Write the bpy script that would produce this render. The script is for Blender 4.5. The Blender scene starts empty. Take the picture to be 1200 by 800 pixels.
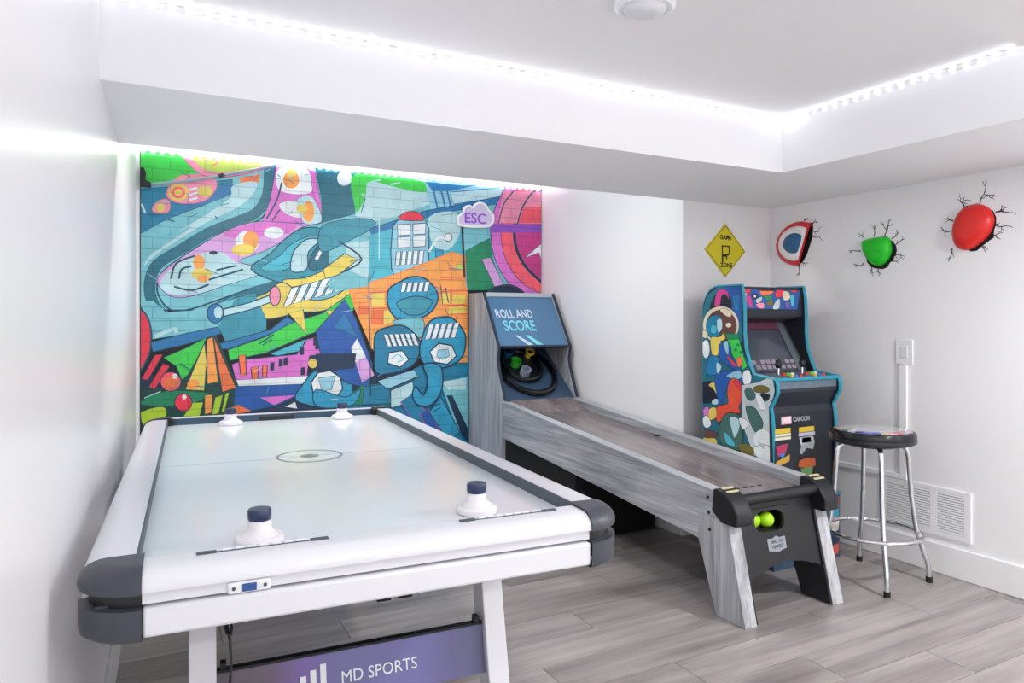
import bpy, bmesh, math, random
from mathutils import Vector, Matrix
from mathutils.geometry import tessellate_polygon

scene = bpy.context.scene
COL = scene.collection
random.seed(7)

# ------------------------------------------------------------------ camera, world, lights, exposure
cam_d = bpy.data.cameras.new('camera')
cam_d.sensor_width = 36.0
cam_d.lens = 834.5 / 1200 * 36.0
cam_d.shift_y = -26.0 / 1200
cam_d.clip_start = 0.02
cam = bpy.data.objects.new('camera', cam_d)
cam.location = (0, 0, 1.22)
cam.rotation_euler = (math.radians(90), 0, math.radians(-27.96))
COL.objects.link(cam)
scene.camera = cam

world = bpy.data.worlds.new('daylight')
scene.world = world
world.use_nodes = True
world.node_tree.nodes['Background'].inputs[0].default_value = (0.98, 0.985, 1.0, 1)
world.node_tree.nodes['Background'].inputs[1].default_value = 0.8

vs = scene.view_settings
vs.view_transform = 'Standard'
vs.look = 'None'
vs.gamma = 1.0
vs.use_curve_mapping = False
vs.exposure = 1.2
scene.cycles.max_bounces = 12
scene.cycles.diffuse_bounces = 8
scene.cycles.glossy_bounces = 6

LED_STRENGTH = 13.0
ADDED_LED_STRENGTH = 85.0
MURAL_LED_STRENGTH = 7.0
ADDED_DOWNLIGHT_POWER = 9.0
ALCOVE_FILL_POWER = 5.0

# ------------------------------------------------------------------ helpers
def lin(c):
    return tuple(((v / 255) / 12.92) if v / 255 <= 0.04045 else (((v / 255) + 0.055) / 1.055) ** 2.4 for v in c)

MATS = {}
def mat(name, rgb=(200, 200, 200), rough=0.5, metal=0.0, emit=None, estr=0.0, coat=0.0, noise=0.0, nscale=8.0, spec=0.5, alpha=1.0, trans=0.0, bump=0.0):
    if name in MATS: return MATS[name]
    m = bpy.data.materials.new(name); m.use_nodes = True
    nt = m.node_tree; b = nt.nodes['Principled BSDF']
    c = lin(rgb)
    b.inputs['Base Color'].default_value = (*c, 1)
    b.inputs['Roughness'].default_value = rough
    b.inputs['Metallic'].default_value = metal
    b.inputs['Specular IOR Level'].default_value = spec
    b.inputs['Coat Weight'].default_value = coat
    b.inputs['Coat Roughness'].default_value = 0.06
    b.inputs['Transmission Weight'].default_value = trans
    if emit:
        b.inputs['Emission Color'].default_value = (*lin(emit), 1)
        b.inputs['Emission Strength'].default_value = estr
    if noise or bump:
        tc = nt.nodes.new('ShaderNodeTexCoord'); n = nt.nodes.new('ShaderNodeTexNoise')
        n.inputs['Scale'].default_value = nscale; n.inputs['Detail'].default_value = 5
        nt.links.new(tc.outputs['Object'], n.inputs['Vector'])
        if noise:
            r = nt.nodes.new('ShaderNodeMapRange')
            r.inputs['To Min'].default_value = 1 - noise; r.inputs['To Max'].default_value = 1 + noise
            mx = nt.nodes.new('ShaderNodeVectorMath'); mx.operation = 'SCALE'
            mx.inputs[0].default_value = c
            nt.links.new(n.outputs['Fac'], r.inputs['Value']); nt.links.new(r.outputs['Result'], mx.inputs['Scale'])
            nt.links.new(mx.outputs['Vector'], b.inputs['Base Color'])
        if bump:
            bp = nt.nodes.new('ShaderNodeBump'); bp.inputs['Strength'].default_value = bump; bp.inputs['Distance'].default_value = 0.002
            nt.links.new(n.outputs['Fac'], bp.inputs['Height']); nt.links.new(bp.outputs['Normal'], b.inputs['Normal'])
    MATS[name] = m
    return m

def wood(name, dark, light, axis, rough=0.45, fine=90.0, long=2.5, per_object=False, dirt=None):
    """streaky laminate: fine across, stretched along `axis`"""
    m = bpy.data.materials.new(name); m.use_nodes = True
    nt = m.node_tree; b = nt.nodes['Principled BSDF']; N = nt.nodes.new; L = nt.links.new
    tc = N('ShaderNodeTexCoord'); mp = N('ShaderNodeMapping')
    sc = [fine] * 3; sc['xyz'.index(axis)] = long
    mp.inputs['Scale'].default_value = sc
    L(tc.outputs['Object'], mp.inputs['Vector'])
    if per_object:
        oi = N('ShaderNodeObjectInfo'); mu = N('ShaderNodeVectorMath'); mu.operation = 'SCALE'
        mu.inputs[0].default_value = (37, 61, 13); L(oi.outputs['Random'], mu.inputs['Scale']); L(mu.outputs['Vector'], mp.inputs['Location'])
    n1 = N('ShaderNodeTexNoise'); n1.inputs['Scale'].default_value = 1.0; n1.inputs['Detail'].default_value = 6; n1.inputs['Roughness'].default_value = 0.65
    L(mp.outputs['Vector'], n1.inputs['Vector'])
    mp2 = N('ShaderNodeMapping'); s2 = [fine * 0.13] * 3; s2['xyz'.index(axis)] = long * 0.6; mp2.inputs['Scale'].default_value = s2
    L(tc.outputs['Object'], mp2.inputs['Vector'])
    if per_object: L(mu.outputs['Vector'], mp2.inputs['Location'])
    n2 = N('ShaderNodeTexNoise'); n2.inputs['Scale'].default_value = 1.0; n2.inputs['Detail'].default_value = 3; n2.inputs['Distortion'].default_value = 0.6
    L(mp2.outputs['Vector'], n2.inputs['Vector'])
    ad = N('ShaderNodeMath'); ad.operation = 'ADD'; L(n1.outputs['Fac'], ad.inputs[0]); L(n2.outputs['Fac'], ad.inputs[1])
    rp = N('ShaderNodeValToRGB'); rp.color_ramp.elements[0].position = 0.72; rp.color_ramp.elements[1].position = 1.28
    hf = N('ShaderNodeMath'); hf.operation = 'MULTIPLY'; hf.inputs[1].default_value = 1.0
    mr = N('ShaderNodeMapRange'); mr.inputs['From Min'].default_value = 0.72; mr.inputs['From Max'].default_value = 1.28
    L(ad.outputs[0], mr.inputs['Value'])
    rp.color_ramp.elements[0].position = 0.0; rp.color_ramp.elements[1].position = 1.0
    rp.color_ramp.elements[0].color = (*lin(dark), 1); rp.color_ramp.elements[1].color = (*lin(light), 1)
    L(mr.outputs['Result'], rp.inputs['Fac'])
    out = rp.outputs['Color']
    if per_object:
        mr2 = N('ShaderNodeMapRange'); mr2.inputs['To Min'].default_value = 0.86; mr2.inputs['To Max'].default_value = 1.1
        L(oi.outputs['Random'], mr2.inputs['Value'])
        vm = N('ShaderNodeVectorMath'); vm.operation = 'SCALE'; L(out, vm.inputs[0]); L(mr2.outputs['Result'], vm.inputs['Scale']); out = vm.outputs['Vector']
    L(out, b.inputs['Base Color'])
    b.inputs['Roughness'].default_value = rough
    bp = N('ShaderNodeBump'); bp.inputs['Strength'].default_value = 0.12; bp.inputs['Distance'].default_value = 0.001
    L(n1.outputs['Fac'], bp.inputs['Height']); L(bp.outputs['Normal'], b.inputs['Normal'])
    MATS[name] = m
    return m

ORIG = {}          # world origin of every object used as a parent
def tag(o, label=None, cat=None, group=None, kind=None):
    if label: o['label'] = label
    if cat: o['category'] = cat
    if group: o['group'] = group
    if kind: o['kind'] = kind
    return o

def thing(name, loc, label, cat, group=None, rz=0.0):
    o = bpy.data.objects.new(name, None); o.empty_display_size = 0.1
    o.location = loc; o.rotation_euler = (0, 0, rz); COL.objects.link(o)
    ORIG[o.name] = Vector(loc) if rz == 0 else Vector((0, 0, 0))
    return tag(o, label, cat, group)

class MB:
    def __init__(s): s.bm = bmesh.new()
    def box(s, x0, x1, y0, y1, z0, z1):
        v = [s.bm.verts.new(p) for p in ((x0,y0,z0),(x1,y0,z0),(x1,y1,z0),(x0,y1,z0),(x0,y0,z1),(x1,y0,z1),(x1,y1,z1),(x0,y1,z1))]
        for f in ((0,3,2,1),(4,5,6,7),(0,1,5,4),(1,2,6,5),(2,3,7,6),(3,0,4,7)): s.bm.faces.new([v[i] for i in f])
        return s
    def hexa(s, p):      # eight corners, ordered as box
        v = [s.bm.verts.new(q) for q in p]
        for f in ((0,3,2,1),(4,5,6,7),(0,1,5,4),(1,2,6,5),(2,3,7,6),(3,0,4,7)): s.bm.faces.new([v[i] for i in f])
        return s
    def prism(s, poly, fn, a, b, holes=()):
        """extrude 2-D polygon (u,v) from w=a to w=b; fn(u,v,w)->xyz"""
        loops = [list(poly)] + [list(h) for h in holes]
        flat = [q for l in loops for q in l]
        tris = tessellate_polygon([[Vector((u, v, 0)) for u, v in l] for l in loops])
        A = [s.bm.verts.new(fn(u, v, a)) for u, v in flat]; B = [s.bm.verts.new(fn(u, v, b)) for u, v in flat]
        for t in tris:
            try: s.bm.faces.new([A[i] for i in t]); s.bm.faces.new([B[i] for i in reversed(t)])
            except ValueError: pass
        k = 0
        for l in loops:
            n = len(l)
            for i in range(n):
                try: s.bm.faces.new([A[k+i], A[k+(i+1) % n], B[k+(i+1) % n], B[k+i]])
                except ValueError: pass
            k += n
        return s
    def tube(s, pts, r, seg=10, closed=False):
        P = [Vector(p) for p in pts]; n = len(P); rings = []
        up = None
        for i in range(n):
            if closed: t = (P[(i+1) % n] - P[i-1]).normalized()
            else: t = (P[min(i+1, n-1)] - P[max(i-1, 0)]).normalized()
            if up is None:
                up = Vector((0,0,1)) if abs(t.z) < 0.9 else Vector((1,0,0))
            a = t.cross(up).normalized(); b = a.cross(t).normalized(); up = b
            rr = r[i] if isinstance(r, (list, tuple)) else r
            rings.append([s.bm.verts.new(P[i] + a*rr*math.cos(2*math.pi*k/seg) + b*rr*math.sin(2*math.pi*k/seg)) for k in range(seg)])
        for i in range(n if closed else n-1):
            R0, R1 = rings[i], rings[(i+1) % n]
            for k in range(seg): s.bm.faces.new([R0[k], R0[(k+1) % seg], R1[(k+1) % seg], R1[k]])
        if not closed:
            s.bm.faces.new(list(reversed(rings[0]))); s.bm.faces.new(rings[-1])
        return s
    def lathe(s, prof, c=(0,0,0), seg=24, a0=0.0, a1=2*math.pi, fn=None):
        """prof: (r,z) from bottom to top"""
        full = abs(a1 - a0 - 2*math.pi) < 1e-6
        n = seg if full else seg + 1
        fn = fn or (lambda x, y, z: (c[0]+x, c[1]+y, c[2]+z))
        rings = []
        for r, z in prof:
            if r < 1e-6: rings.append([s.bm.verts.new(fn(0, 0, z))] * n)
            else: rings.append([s.bm.verts.new(fn(r*math.cos(a0+(a1-a0)*k/seg), r*math.sin(a0+(a1-a0)*k/seg), z)) for k in range(n)])
        for i in range(len(prof)-1):
            for k in range(n if full else n-1):
                q = [rings[i][k], rings[i][(k+1) % n], rings[i+1][(k+1) % n], rings[i+1][k]]
                u = []
                for v in q:
                    if v not in u: u.append(v)
                if len(u) >= 3:
                    try: s.bm.faces.new(u)
                    except ValueError: pass
        return s
    def sweep(s, prof, fn, a, b):
        """open/closed profile polygon (u,z) swept from w=a to w=b with end caps"""
        return s.prism(prof, fn, a, b)

def build(name, mb, m, parent=None, smooth=False, bevel=0.0, bseg=2, local=False, angle=35):
    bm = mb.bm
    if parent is not None and not local:
        o0 = ORIG.get(parent.name, Vector((0,0,0)))
        for v in bm.verts: v.co -= o0
    bmesh.ops.recalc_face_normals(bm, faces=bm.faces[:])
    me = bpy.data.meshes.new(name); bm.to_mesh(me); bm.free()
    if m: me.materials.append(m)
    o = bpy.data.objects.new(name, me); COL.objects.link(o)
    if parent is not None:
        o.parent = parent
        ORIG[o.name] = ORIG.get(parent.name, Vector((0,0,0)))
    else: ORIG[o.name] = Vector((0,0,0))
    if bevel:
        bv = o.modifiers.new('bevel', 'BEVEL'); bv.width = bevel; bv.segments = bseg; bv.limit_method = 'ANGLE'; bv.angle_limit = math.radians(40)
        smooth = True
    if smooth:
        for p in me.polygons: p.use_smooth = True
        try: me.set_sharp_from_angle(angle=math.radians(angle if not bevel else 60))
        except Exception: pass
    return o

def dup(src, parent, mx=None):
    o = src.copy(); COL.objects.link(o); o.parent = parent
    if mx is not None: o.location = mx
    return o

def lettering(name, text, size, m, parent, fn, depth=0.001, align='CENTER', sx=1.0, bold=0.0):
    """flat lettering as mesh; fn maps (u,v,w) to parent-space xyz"""
    cu = bpy.data.curves.new(name, 'FONT'); cu.body = text; cu.size = size; cu.align_x = align; cu.align_y = 'CENTER'
    cu.extrude = depth; cu.offset = bold; cu.resolution_u = 3
    ob = bpy.data.objects.new(name + '_tmp', cu); COL.objects.link(ob)
    dg = bpy.context.evaluated_depsgraph_get(); dg.update()
    me = bpy.data.meshes.new_from_object(ob.evaluated_get(dg))
    bpy.data.objects.remove(ob); bpy.data.curves.remove(cu)
    for v in me.vertices: v.co = Vector(fn(v.co.x*sx, v.co.y, v.co.z))
    me.materials.clear(); me.materials.append(m); me.name = name
    o = bpy.data.objects.new(name, me); COL.objects.link(o); o.parent = parent
    return o

def catmull(p, closed=True, k=4):
    n = len(p); out = []
    rng = range(n) if closed else range(n-1)
    for i in rng:
        if closed: a, b, c, d = p[i-1], p[i], p[(i+1) % n], p[(i+2) % n]
        else: a, b, c, d = p[max(i-1,0)], p[i], p[i+1], p[min(i+2,n-1)]
        for j in range(k):
            t = j / k
            out.append(tuple(0.5*((2*b[q]) + (-a[q]+c[q])*t + (2*a[q]-5*b[q]+4*c[q]-d[q])*t*t + (-a[q]+3*b[q]-3*c[q]+d[q])*t**3) for q in (0,1)))
    if not closed: out.append(tuple(p[-1]))
    return out

def clip_poly(p, planes):
    for a, b, c in planes:            # keep a*u+b*v<=c
        o = []
        for i in range(len(p)):
            P, Q = p[i-1], p[i]
            dp, dq = a*P[0]+b*P[1]-c, a*Q[0]+b*Q[1]-c
            if (dp <= 0) != (dq <= 0):
                t = dp/(dp-dq); o.append((P[0]+(Q[0]-P[0])*t, P[1]+(Q[1]-P[1])*t))
            if dq <= 0: o.append(Q)
        p = o
        if len(p) < 3: return []
    return p

def ribbon(pts, w, closed):
    n = len(pts); quads = []
    L, R = [], []
    for i in range(n):
        a = pts[(i-1) % n] if closed else pts[max(i-1,0)]; b = pts[(i+1) % n] if closed else pts[min(i+1,n-1)]
        dx, dy = b[0]-a[0], b[1]-a[1]; l = math.hypot(dx, dy) or 1
        nx, ny = -dy/l*w/2, dx/l*w/2
        L.append((pts[i][0]+nx, pts[i][1]+ny)); R.append((pts[i][0]-nx, pts[i][1]-ny))
    for i in range(n if closed else n-1):
        j = (i+1) % n
        quads.append([L[i], L[j], R[j], R[i]])
    return quads

def print_mesh(name, art, palette, fn, m, parent, planes, step=0.00012):
    """flat print: coloured shapes in paint layers, colours in a face attribute"""
    verts, faces, cols = [], [], []
    lay = 0
    def add(poly, ci):
        poly = clip_poly(poly, planes)
        if len(poly) < 3: return
        k = len(verts)
        for u, v in poly: verts.append(fn(u, v, lay*step))
        for t in tessellate_polygon([[Vector((u, v, 0)) for u, v in poly]]):
            faces.append([k+i for i in t]); cols.append(palette[ci])
    for kind, ci, pts, sm, w, oc in art:
        P = [(u/1000, v/1000) for u, v in pts]
        lay += 1
        if kind == 'f':
            Q = catmull(P) if sm else P
            add(Q, ci)
            if w:
                lay += 1
                for q in ribbon(Q, w/1000, True): add(q, oc)
        else:
            Q = catmull(P, False) if sm and len(P) > 2 else P
            for q in ribbon(Q, w/1000, False): add(q, ci)
    me = bpy.data.meshes.new(name); me.from_pydata(verts, [], faces)
    at = me.attributes.new('print_colour', 'FLOAT_COLOR', 'FACE')
    for i, c in enumerate(cols): at.data[i].color = (*lin(c), 1)
    me.materials.append(m)
    o = bpy.data.objects.new(name, me); COL.objects.link(o); o.parent = parent
    return o

def print_mat(name, rough=0.4, brick=None, coat=0.0):
    m = bpy.data.materials.new(name); m.use_nodes = True
    nt = m.node_tree; b = nt.nodes['Principled BSDF']; N = nt.nodes.new; L = nt.links.new
    at = N('ShaderNodeAttribute'); at.attribute_name = 'print_colour'
    tc = N('ShaderNodeTexCoord'); n = N('ShaderNodeTexNoise'); n.inputs['Scale'].default_value = 9; n.inputs['Detail'].default_value = 6
    L(tc.outputs['Object'], n.inputs['Vector'])
    mr = N('ShaderNodeMapRange'); mr.inputs['To Min'].default_value = 0.72; mr.inputs['To Max'].default_value = 1.28
    L(n.outputs['Fac'], mr.inputs['Value'])
    vm = N('ShaderNodeVectorMath'); vm.operation = 'SCALE'; L(at.outputs['Color'], vm.inputs[0]); L(mr.outputs['Result'], vm.inputs['Scale'])
    out = vm.outputs['Vector']
    if brick:
        sp = N('ShaderNodeSeparateXYZ'); cb = N('ShaderNodeCombineXYZ'); L(tc.outputs['Object'], sp.inputs[0])
        L(sp.outputs['X'], cb.inputs['X']); L(sp.outputs['Z'], cb.inputs['Y'])
        br = N('ShaderNodeTexBrick'); br.inputs['Scale'].default_value = 1.0
        br.inputs['Brick Width'].default_value = 0.19; br.inputs['Row Height'].default_value = 0.068; br.inputs['Mortar Size'].default_value = 0.0035; br.inputs['Mortar Smooth'].default_value = 0.6
        br.inputs['Color1'].default_value = (1,1,1,1); br.inputs['Color2'].default_value = (0.93,0.93,0.93,1); br.inputs['Mortar'].default_value = (0.62,0.68,0.72,1)
        L(cb.outputs[0], br.inputs['Vector'])
        v2 = N('ShaderNodeVectorMath'); v2.operation = 'MULTIPLY'; L(out, v2.inputs[0]); L(br.outputs['Color'], v2.inputs[1]); out = v2.outputs['Vector']
    L(out, b.inputs['Base Color']); b.inputs['Roughness'].default_value = rough; b.inputs['Coat Weight'].default_value = coat
    return m

# ------------------------------------------------------------------ materials
WALL = mat('wall_paint', (241, 241, 243), 0.3, noise=0.012, nscale=2.0, spec=0.4)
CEIL = mat('ceiling_paint', (241, 241, 243), 0.7, noise=0.01, nscale=2.0)
TRIM = mat('trim_paint', (240, 240, 242), 0.35)
WHITE = mat('white_plastic', (236, 238, 242), 0.3)
TABLE_WHITE = mat('table_white', (223, 224, 230), 0.28, coat=0.2)
PLAY = mat('playfield_gloss', (228, 233, 237), 0.2, coat=0.15)
CHAR = mat('charcoal_plastic', (62, 66, 76), 0.42, bump=0.08, nscale=400)
BLACK = mat('black_plastic', (22, 25, 30), 0.4)
GLOSSBLK = mat('gloss_black', (14, 16, 20), 0.12)
SLATE = mat('slate_strip', (72, 84, 94), 0.5)
NAVY = mat('navy_cap', (38, 52, 86), 0.3)
CHROME = mat('chrome', (225, 228, 232), 0.08, 1.0)
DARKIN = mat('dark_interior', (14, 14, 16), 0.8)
TEAL = mat('teal_edge', (40, 150, 176), 0.35)
CABBLK = mat('cabinet_black', (33, 38, 48), 0.42)
RUBBER = mat('black_rubber', (18, 18, 20), 0.7)
WOOD_Y = wood('grey_laminate_lengthwise', (122, 124, 132), (206, 208, 214), 'y')
WOOD_Z = wood('grey_laminate_upright', (124, 126, 132), (204, 206, 212), 'z')
LANE = wood('brown_grey_lane', (98, 88, 88), (144, 136, 138), 'y', rough=0.22, fine=70)
FLOOR = wood('plank_vinyl', (120, 113, 112), (178, 171, 170), 'x', rough=0.3, fine=22, long=1.3, per_object=True)

# ------------------------------------------------------------------ printed artwork data (wall millimetres)
PALETTE=[(24,78,104),(22,52,84),(122,196,208),(186,222,228),(232,240,242),(58,150,170),(36,112,132),(38,122,178),(36,92,172),(62,208,78),(24,138,96),(186,208,96),(232,210,98),(246,164,84),(242,122,72),(232,56,78),(252,98,116),(222,116,206),(206,62,142),(216,164,222),(240,150,178),(150,84,200),(44,158,198),(28,130,168),(20,70,66),(176,212,52),(78,186,206),(30,34,48),(150,206,226),(104,66,60),(226,214,184),(196,208,212),(70,110,104),(236,242,244),(120,108,44),(232,84,58),(120,90,170)]
MURAL_ART=[('f',1,[(-31,894),(2853,853),(2853,-1571),(-31,-881)],0,0,0),
('f',23,[(1180,681),(2202,1059),(2202,-797),(1096,-594)],0,0,0),
('f',2,[(9,2213),(1454,2376),(1454,1286),(9,1277)],0,0,0),
('f',9,[(9,2213),(283,2221),(336,2146),(346,2101),(98,2009),(9,1979)],0,0,0),
('f',20,[(257,2218),(454,2240),(734,2235),(734,2168),(553,2103),(411,2084),(325,2116)],1,4,18),
('f',11,[(325,2226),(734,2235),(711,2184),(553,2133),(421,2114),(346,2147)],1,0,0),
('l',16,[(368,2178),(411,2189),(454,2181),(421,2155)],1,8,0),
('f',23,[(9,1974),(169,2002),(536,2081),(536,1995),(378,1912),(169,1811),(9,1700)],0,4,0),
('f',7,[(400,1978),(531,2060),(520,1988),(421,1933),(304,1889),(200,1848)],1,0,0),
('f',20,[(169,1959),(221,2060),(325,2091),(443,2061),(421,1980),(357,1928),(231,1913)],1,3,16),
('f',12,[(287,1980),(280,1954),(260,1934),(233,1925),(206,1930),(187,1947),(179,1971),(187,1997),(206,2017),(233,2026),(260,2022),(280,2005)],1,0,0),
('f',16,[(270,1979),(265,1961),(252,1947),(233,1941),(214,1944),(201,1956),(196,1973),(201,1990),(214,2004),(233,2010),(252,2007),(265,1996)],1,0,0),
('f',12,[(256,1978),(253,1967),(244,1959),(233,1955),(222,1957),(213,1964),(210,1974),(213,1984),(222,1992),(233,1996),(244,1994),(253,1988)],1,0,0),
('f',12,[(421,1997),(416,1980),(400,1967),(378,1961),(357,1964),(341,1974),(336,1990),(341,2007),(357,2020),(378,2026),(400,2024),(416,2013)],1,0,0),
('l',4,[(293,1935),(338,1952)],1,12,0),
('l',4,[(293,1965),(338,1982)],1,12,0),
('l',4,[(293,1995),(338,2012)],1,12,0),
('f',20,[(96,1854),(118,1907),(169,1931),(192,1893),(169,1848)],1,3,14),
('f',12,[(161,1879),(158,1866),(150,1857),(139,1852),(127,1855),(119,1863),(116,1876),(119,1888),(127,1898),(139,1902),(150,1900),(158,1891)],1,0,0),
('f',14,[(575,2093),(699,2129),(688,2074),(586,2059)],0,0,0),
('l',3,[(38,1892),(58,1838)],1,13,0),
('f',3,[(536,2042),(671,2078),(654,1999),(564,1909),(400,1815),(231,1690),(118,1603),(38,1523),(38,1613),(210,1729),(378,1848),(520,1964)],1,0,0),
('f',2,[(9,1656),(210,1734),(304,1774),(169,1664),(58,1557),(38,1389),(9,1388)],1,0,0),
('l',6,[(751,2176),(740,2006),(677,1887),(553,1819),(400,1745),(252,1639),(128,1549),(86,1457),(86,1356),(139,1244),(241,1221),(411,1274),(620,1376),(851,1453)],1,62,0),
('l',0,[(786,2186),(771,1996),(711,1859),(586,1791),(421,1711),(273,1606),(159,1510),(120,1424),(134,1346),(190,1278),(293,1279),(454,1338),(642,1412)],1,10,0),
('f',19,[(120,1436),(159,1510),(273,1606),(487,1756),(665,1826),(910,1848),(1093,1853),(946,1807),(863,1735),(711,1642),(575,1577),(734,1523),(509,1433),(304,1359),(190,1358)],1,4,0),
('f',3,[(134,1425),(190,1517),(315,1602),(465,1632),(553,1576),(711,1516),(487,1427),(304,1365),(190,1369)],1,0,0),
('f',17,[(487,1750),(665,1820),(910,1842),(875,1772),(711,1739),(553,1718)],1,0,0),
('f',4,[(841,1770),(833,1752),(811,1737),(780,1730),(750,1734),(728,1746),(720,1763),(728,1782),(750,1796),(780,1803),(811,1800),(833,1788)],1,0,0),
('f',4,[(688,1701),(679,1665),(654,1638),(620,1627),(586,1635),(562,1660),(553,1695),(562,1731),(586,1758),(620,1770),(654,1762),(679,1737)],1,0,0),
('f',13,[(688,1714),(682,1683),(665,1660),(642,1651),(620,1658),(603,1679),(597,1709),(603,1739),(620,1762),(642,1771),(665,1764),(682,1743)],1,0,0),
('f',12,[(665,1652),(656,1634),(631,1620),(597,1614),(564,1617),(539,1629),(531,1646),(539,1664),(564,1679),(597,1685),(631,1682),(656,1670)],1,0,0),
('f',13,[(378,1564),(374,1540),(362,1523),(346,1516),(330,1522),(319,1539),(315,1561),(319,1585),(330,1602),(346,1609),(362,1603),(374,1587)],1,0,0),
('f',12,[(421,1495),(413,1478),(392,1464),(362,1459),(333,1463),(312,1475),(304,1492),(312,1509),(333,1523),(362,1528),(392,1525),(413,1513)],1,0,0),
('f',13,[(400,1466),(395,1454),(384,1445),(368,1442),(352,1444),(340,1453),(336,1464),(340,1476),(352,1484),(368,1488),(384,1485),(395,1477)],1,0,0),
('l',0,[(195,1460),(221,1552),(325,1602)],1,11,0),
('l',0,[(236,1461),(252,1519),(304,1538)],1,11,0),
('l',0,[(443,1519),(553,1550)],1,11,0),
('l',0,[(400,1460),(597,1528)],1,11,0),
('l',0,[(210,1415),(304,1394),(400,1431)],1,11,0),
('f',1,[(451,1625),(447,1619),(439,1614),(427,1612),(415,1613),(406,1617),(403,1623),(406,1629),(415,1634),(427,1636),(439,1635),(447,1631)],1,0,0),
('f',17,[(794,2186),(1001,2195),(1069,1996),(1131,1881),(1050,1838),(898,1835),(711,1835),(757,1971)],0,4,0),
('f',4,[(815,2176),(983,2187),(1019,2054),(922,2021),(804,2048)],1,0,0),
('f',13,[(937,2115),(930,2086),(912,2064),(886,2055),(861,2060),(843,2079),(837,2105),(843,2133),(861,2155),(886,2165),(912,2160),(930,2142)],1,0,0),
('f',12,[(916,2156),(912,2143),(901,2133),(886,2128),(872,2130),(861,2138),(857,2150),(861,2163),(872,2173),(886,2177),(901,2176),(912,2168)],1,0,0),
('f',4,[(815,1951),(922,1972),(946,1875),(851,1893)],1,0,0),
('f',3,[(922,1972),(1007,2016),(1087,1872),(971,1839)],1,0,0),
('f',13,[(1032,1918),(1027,1883),(1013,1858),(995,1847),(977,1855),(963,1879),(958,1913),(963,1947),(977,1973),(995,1984),(1013,1976),(1027,1952)],1,0,0),
('f',12,[(986,1933),(982,1919),(969,1909),(952,1904),(936,1906),(923,1915),(919,1928),(923,1942),(936,1953),(952,1958),(969,1956),(982,1947)],1,0,0),
('l',0,[(827,2086),(798,1974),(734,1849)],1,10,0),
('l',0,[(815,1915),(769,1839)],1,8,0),
('f',17,[(1001,2195),(1038,2180),(1069,1996),(1131,1887),(1093,1860),(1025,2029)],0,3,0),
('f',6,[(1038,2199),(1454,2259),(1454,1896),(1194,1892),(1131,1887),(1075,2009)],0,0,0),
('f',5,[(642,1532),(757,1632),(839,1721),(946,1801),(1081,1809),(1206,1734),(1303,1618),(1277,1540),(1069,1477),(851,1447)],1,8,0),
('f',26,[(699,1534),(815,1623),(886,1699),(995,1754),(1069,1746),(946,1653),(863,1539)],1,5,0),
('f',3,[(886,1528),(901,1651),(983,1735),(1069,1733),(995,1655),(983,1543)],1,8,0),
('f',6,[(1001,1544),(1025,1656),(1106,1723),(1181,1676),(1206,1601),(1118,1560)],1,7,0),
('l',4,[(1044,1607),(1081,1671),(1131,1680)],1,21,0),
('f',12,[(839,1471),(971,1487),(1131,1554),(1270,1616),(1309,1586),(1181,1512),(1019,1457),(863,1423)],1,6,0),
('f',12,[(654,1340),(734,1384),(815,1452),(875,1435),(946,1362),(1081,1346),(1206,1398),(1316,1496),(1309,1419),(1208,1322),(1069,1271),(946,1264),(711,1221)],1,7,0),
('f',4,[(886,1417),(936,1433),(885,1315),(836,1300)],0,6,0),
('f',4,[(950,1437),(1001,1453),(949,1334),(899,1319)],0,6,0),
('f',4,[(1015,1457),(1066,1473),(1014,1354),(963,1339)],0,6,0),
('f',4,[(1081,1478),(1133,1494),(1080,1373),(1028,1358)],0,6,0),
('f',4,[(1148,1498),(1200,1514),(1146,1393),(1094,1378)],0,6,0),
('f',4,[(1215,1519),(1268,1536),(1214,1414),(1161,1398)],0,6,0),
('f',2,[(9,1327),(98,1328),(169,1260),(304,1272),(465,1320),(665,1382),(734,1227),(734,1154),(465,1168),(88,1102),(9,1104)],0,0,0),
('f',5,[(553,1345),(665,1382),(734,1227),(734,1154),(498,1074),(454,1180)],0,0,0),
('l',5,[(28,1209),(454,1215)],0,4,0),
('l',5,[(28,1148),(273,1152)],0,4,0),
('l',5,[(487,1203),(711,1209)],0,4,0),
('f',15,[(9,1293),(43,1271),(76,1215),(90,1114),(73,1002),(9,914)],1,11,0),
('l',3,[(221,1141),(210,1164),(108,1119)],1,21,0),
('f',7,[(88,1086),(273,1135),(454,1174),(470,1133),(273,1071),(98,1029)],0,6,0),
('l',0,[(470,1256),(642,1304),(810,1373)],1,52,0),
('l',3,[(470,1256),(642,1304),(810,1373)],1,36,0),
('f',7,[(483,1256),(477,1226),(460,1205),(438,1197),(415,1205),(398,1226),(392,1256),(398,1285),(415,1306),(438,1314),(460,1307),(477,1285)],1,7,0),
('f',3,[(478,1262),(475,1244),(466,1231),(454,1226),(442,1231),(433,1244),(430,1262),(433,1279),(442,1292),(454,1297),(466,1292),(475,1279)],1,0,0),
('f',20,[(819,1367),(815,1336),(803,1314),(786,1306),(770,1314),(758,1336),(754,1366),(758,1396),(770,1418),(786,1427),(803,1419),(815,1397)],1,6,0),
('f',9,[(154,994),(273,1048),(389,1110),(304,904),(252,860),(221,941)],0,5,0),
('f',7,[(465,1074),(757,1154),(863,1239),(910,1196),(734,1118),(509,1038),(476,1039)],0,6,0),
('f',9,[(509,1032),(734,1112),(886,1196),(1081,1258),(1270,1393),(1309,1317),(1208,1183),(995,1122),(734,1010),(520,967)],0,6,0),
('l',0,[(688,1065),(780,1124)],1,9,0),
('l',0,[(711,1058),(769,1094)],1,7,0),
('f',12,[(869,1257),(961,1282),(983,1125)],0,7,0),
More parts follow.
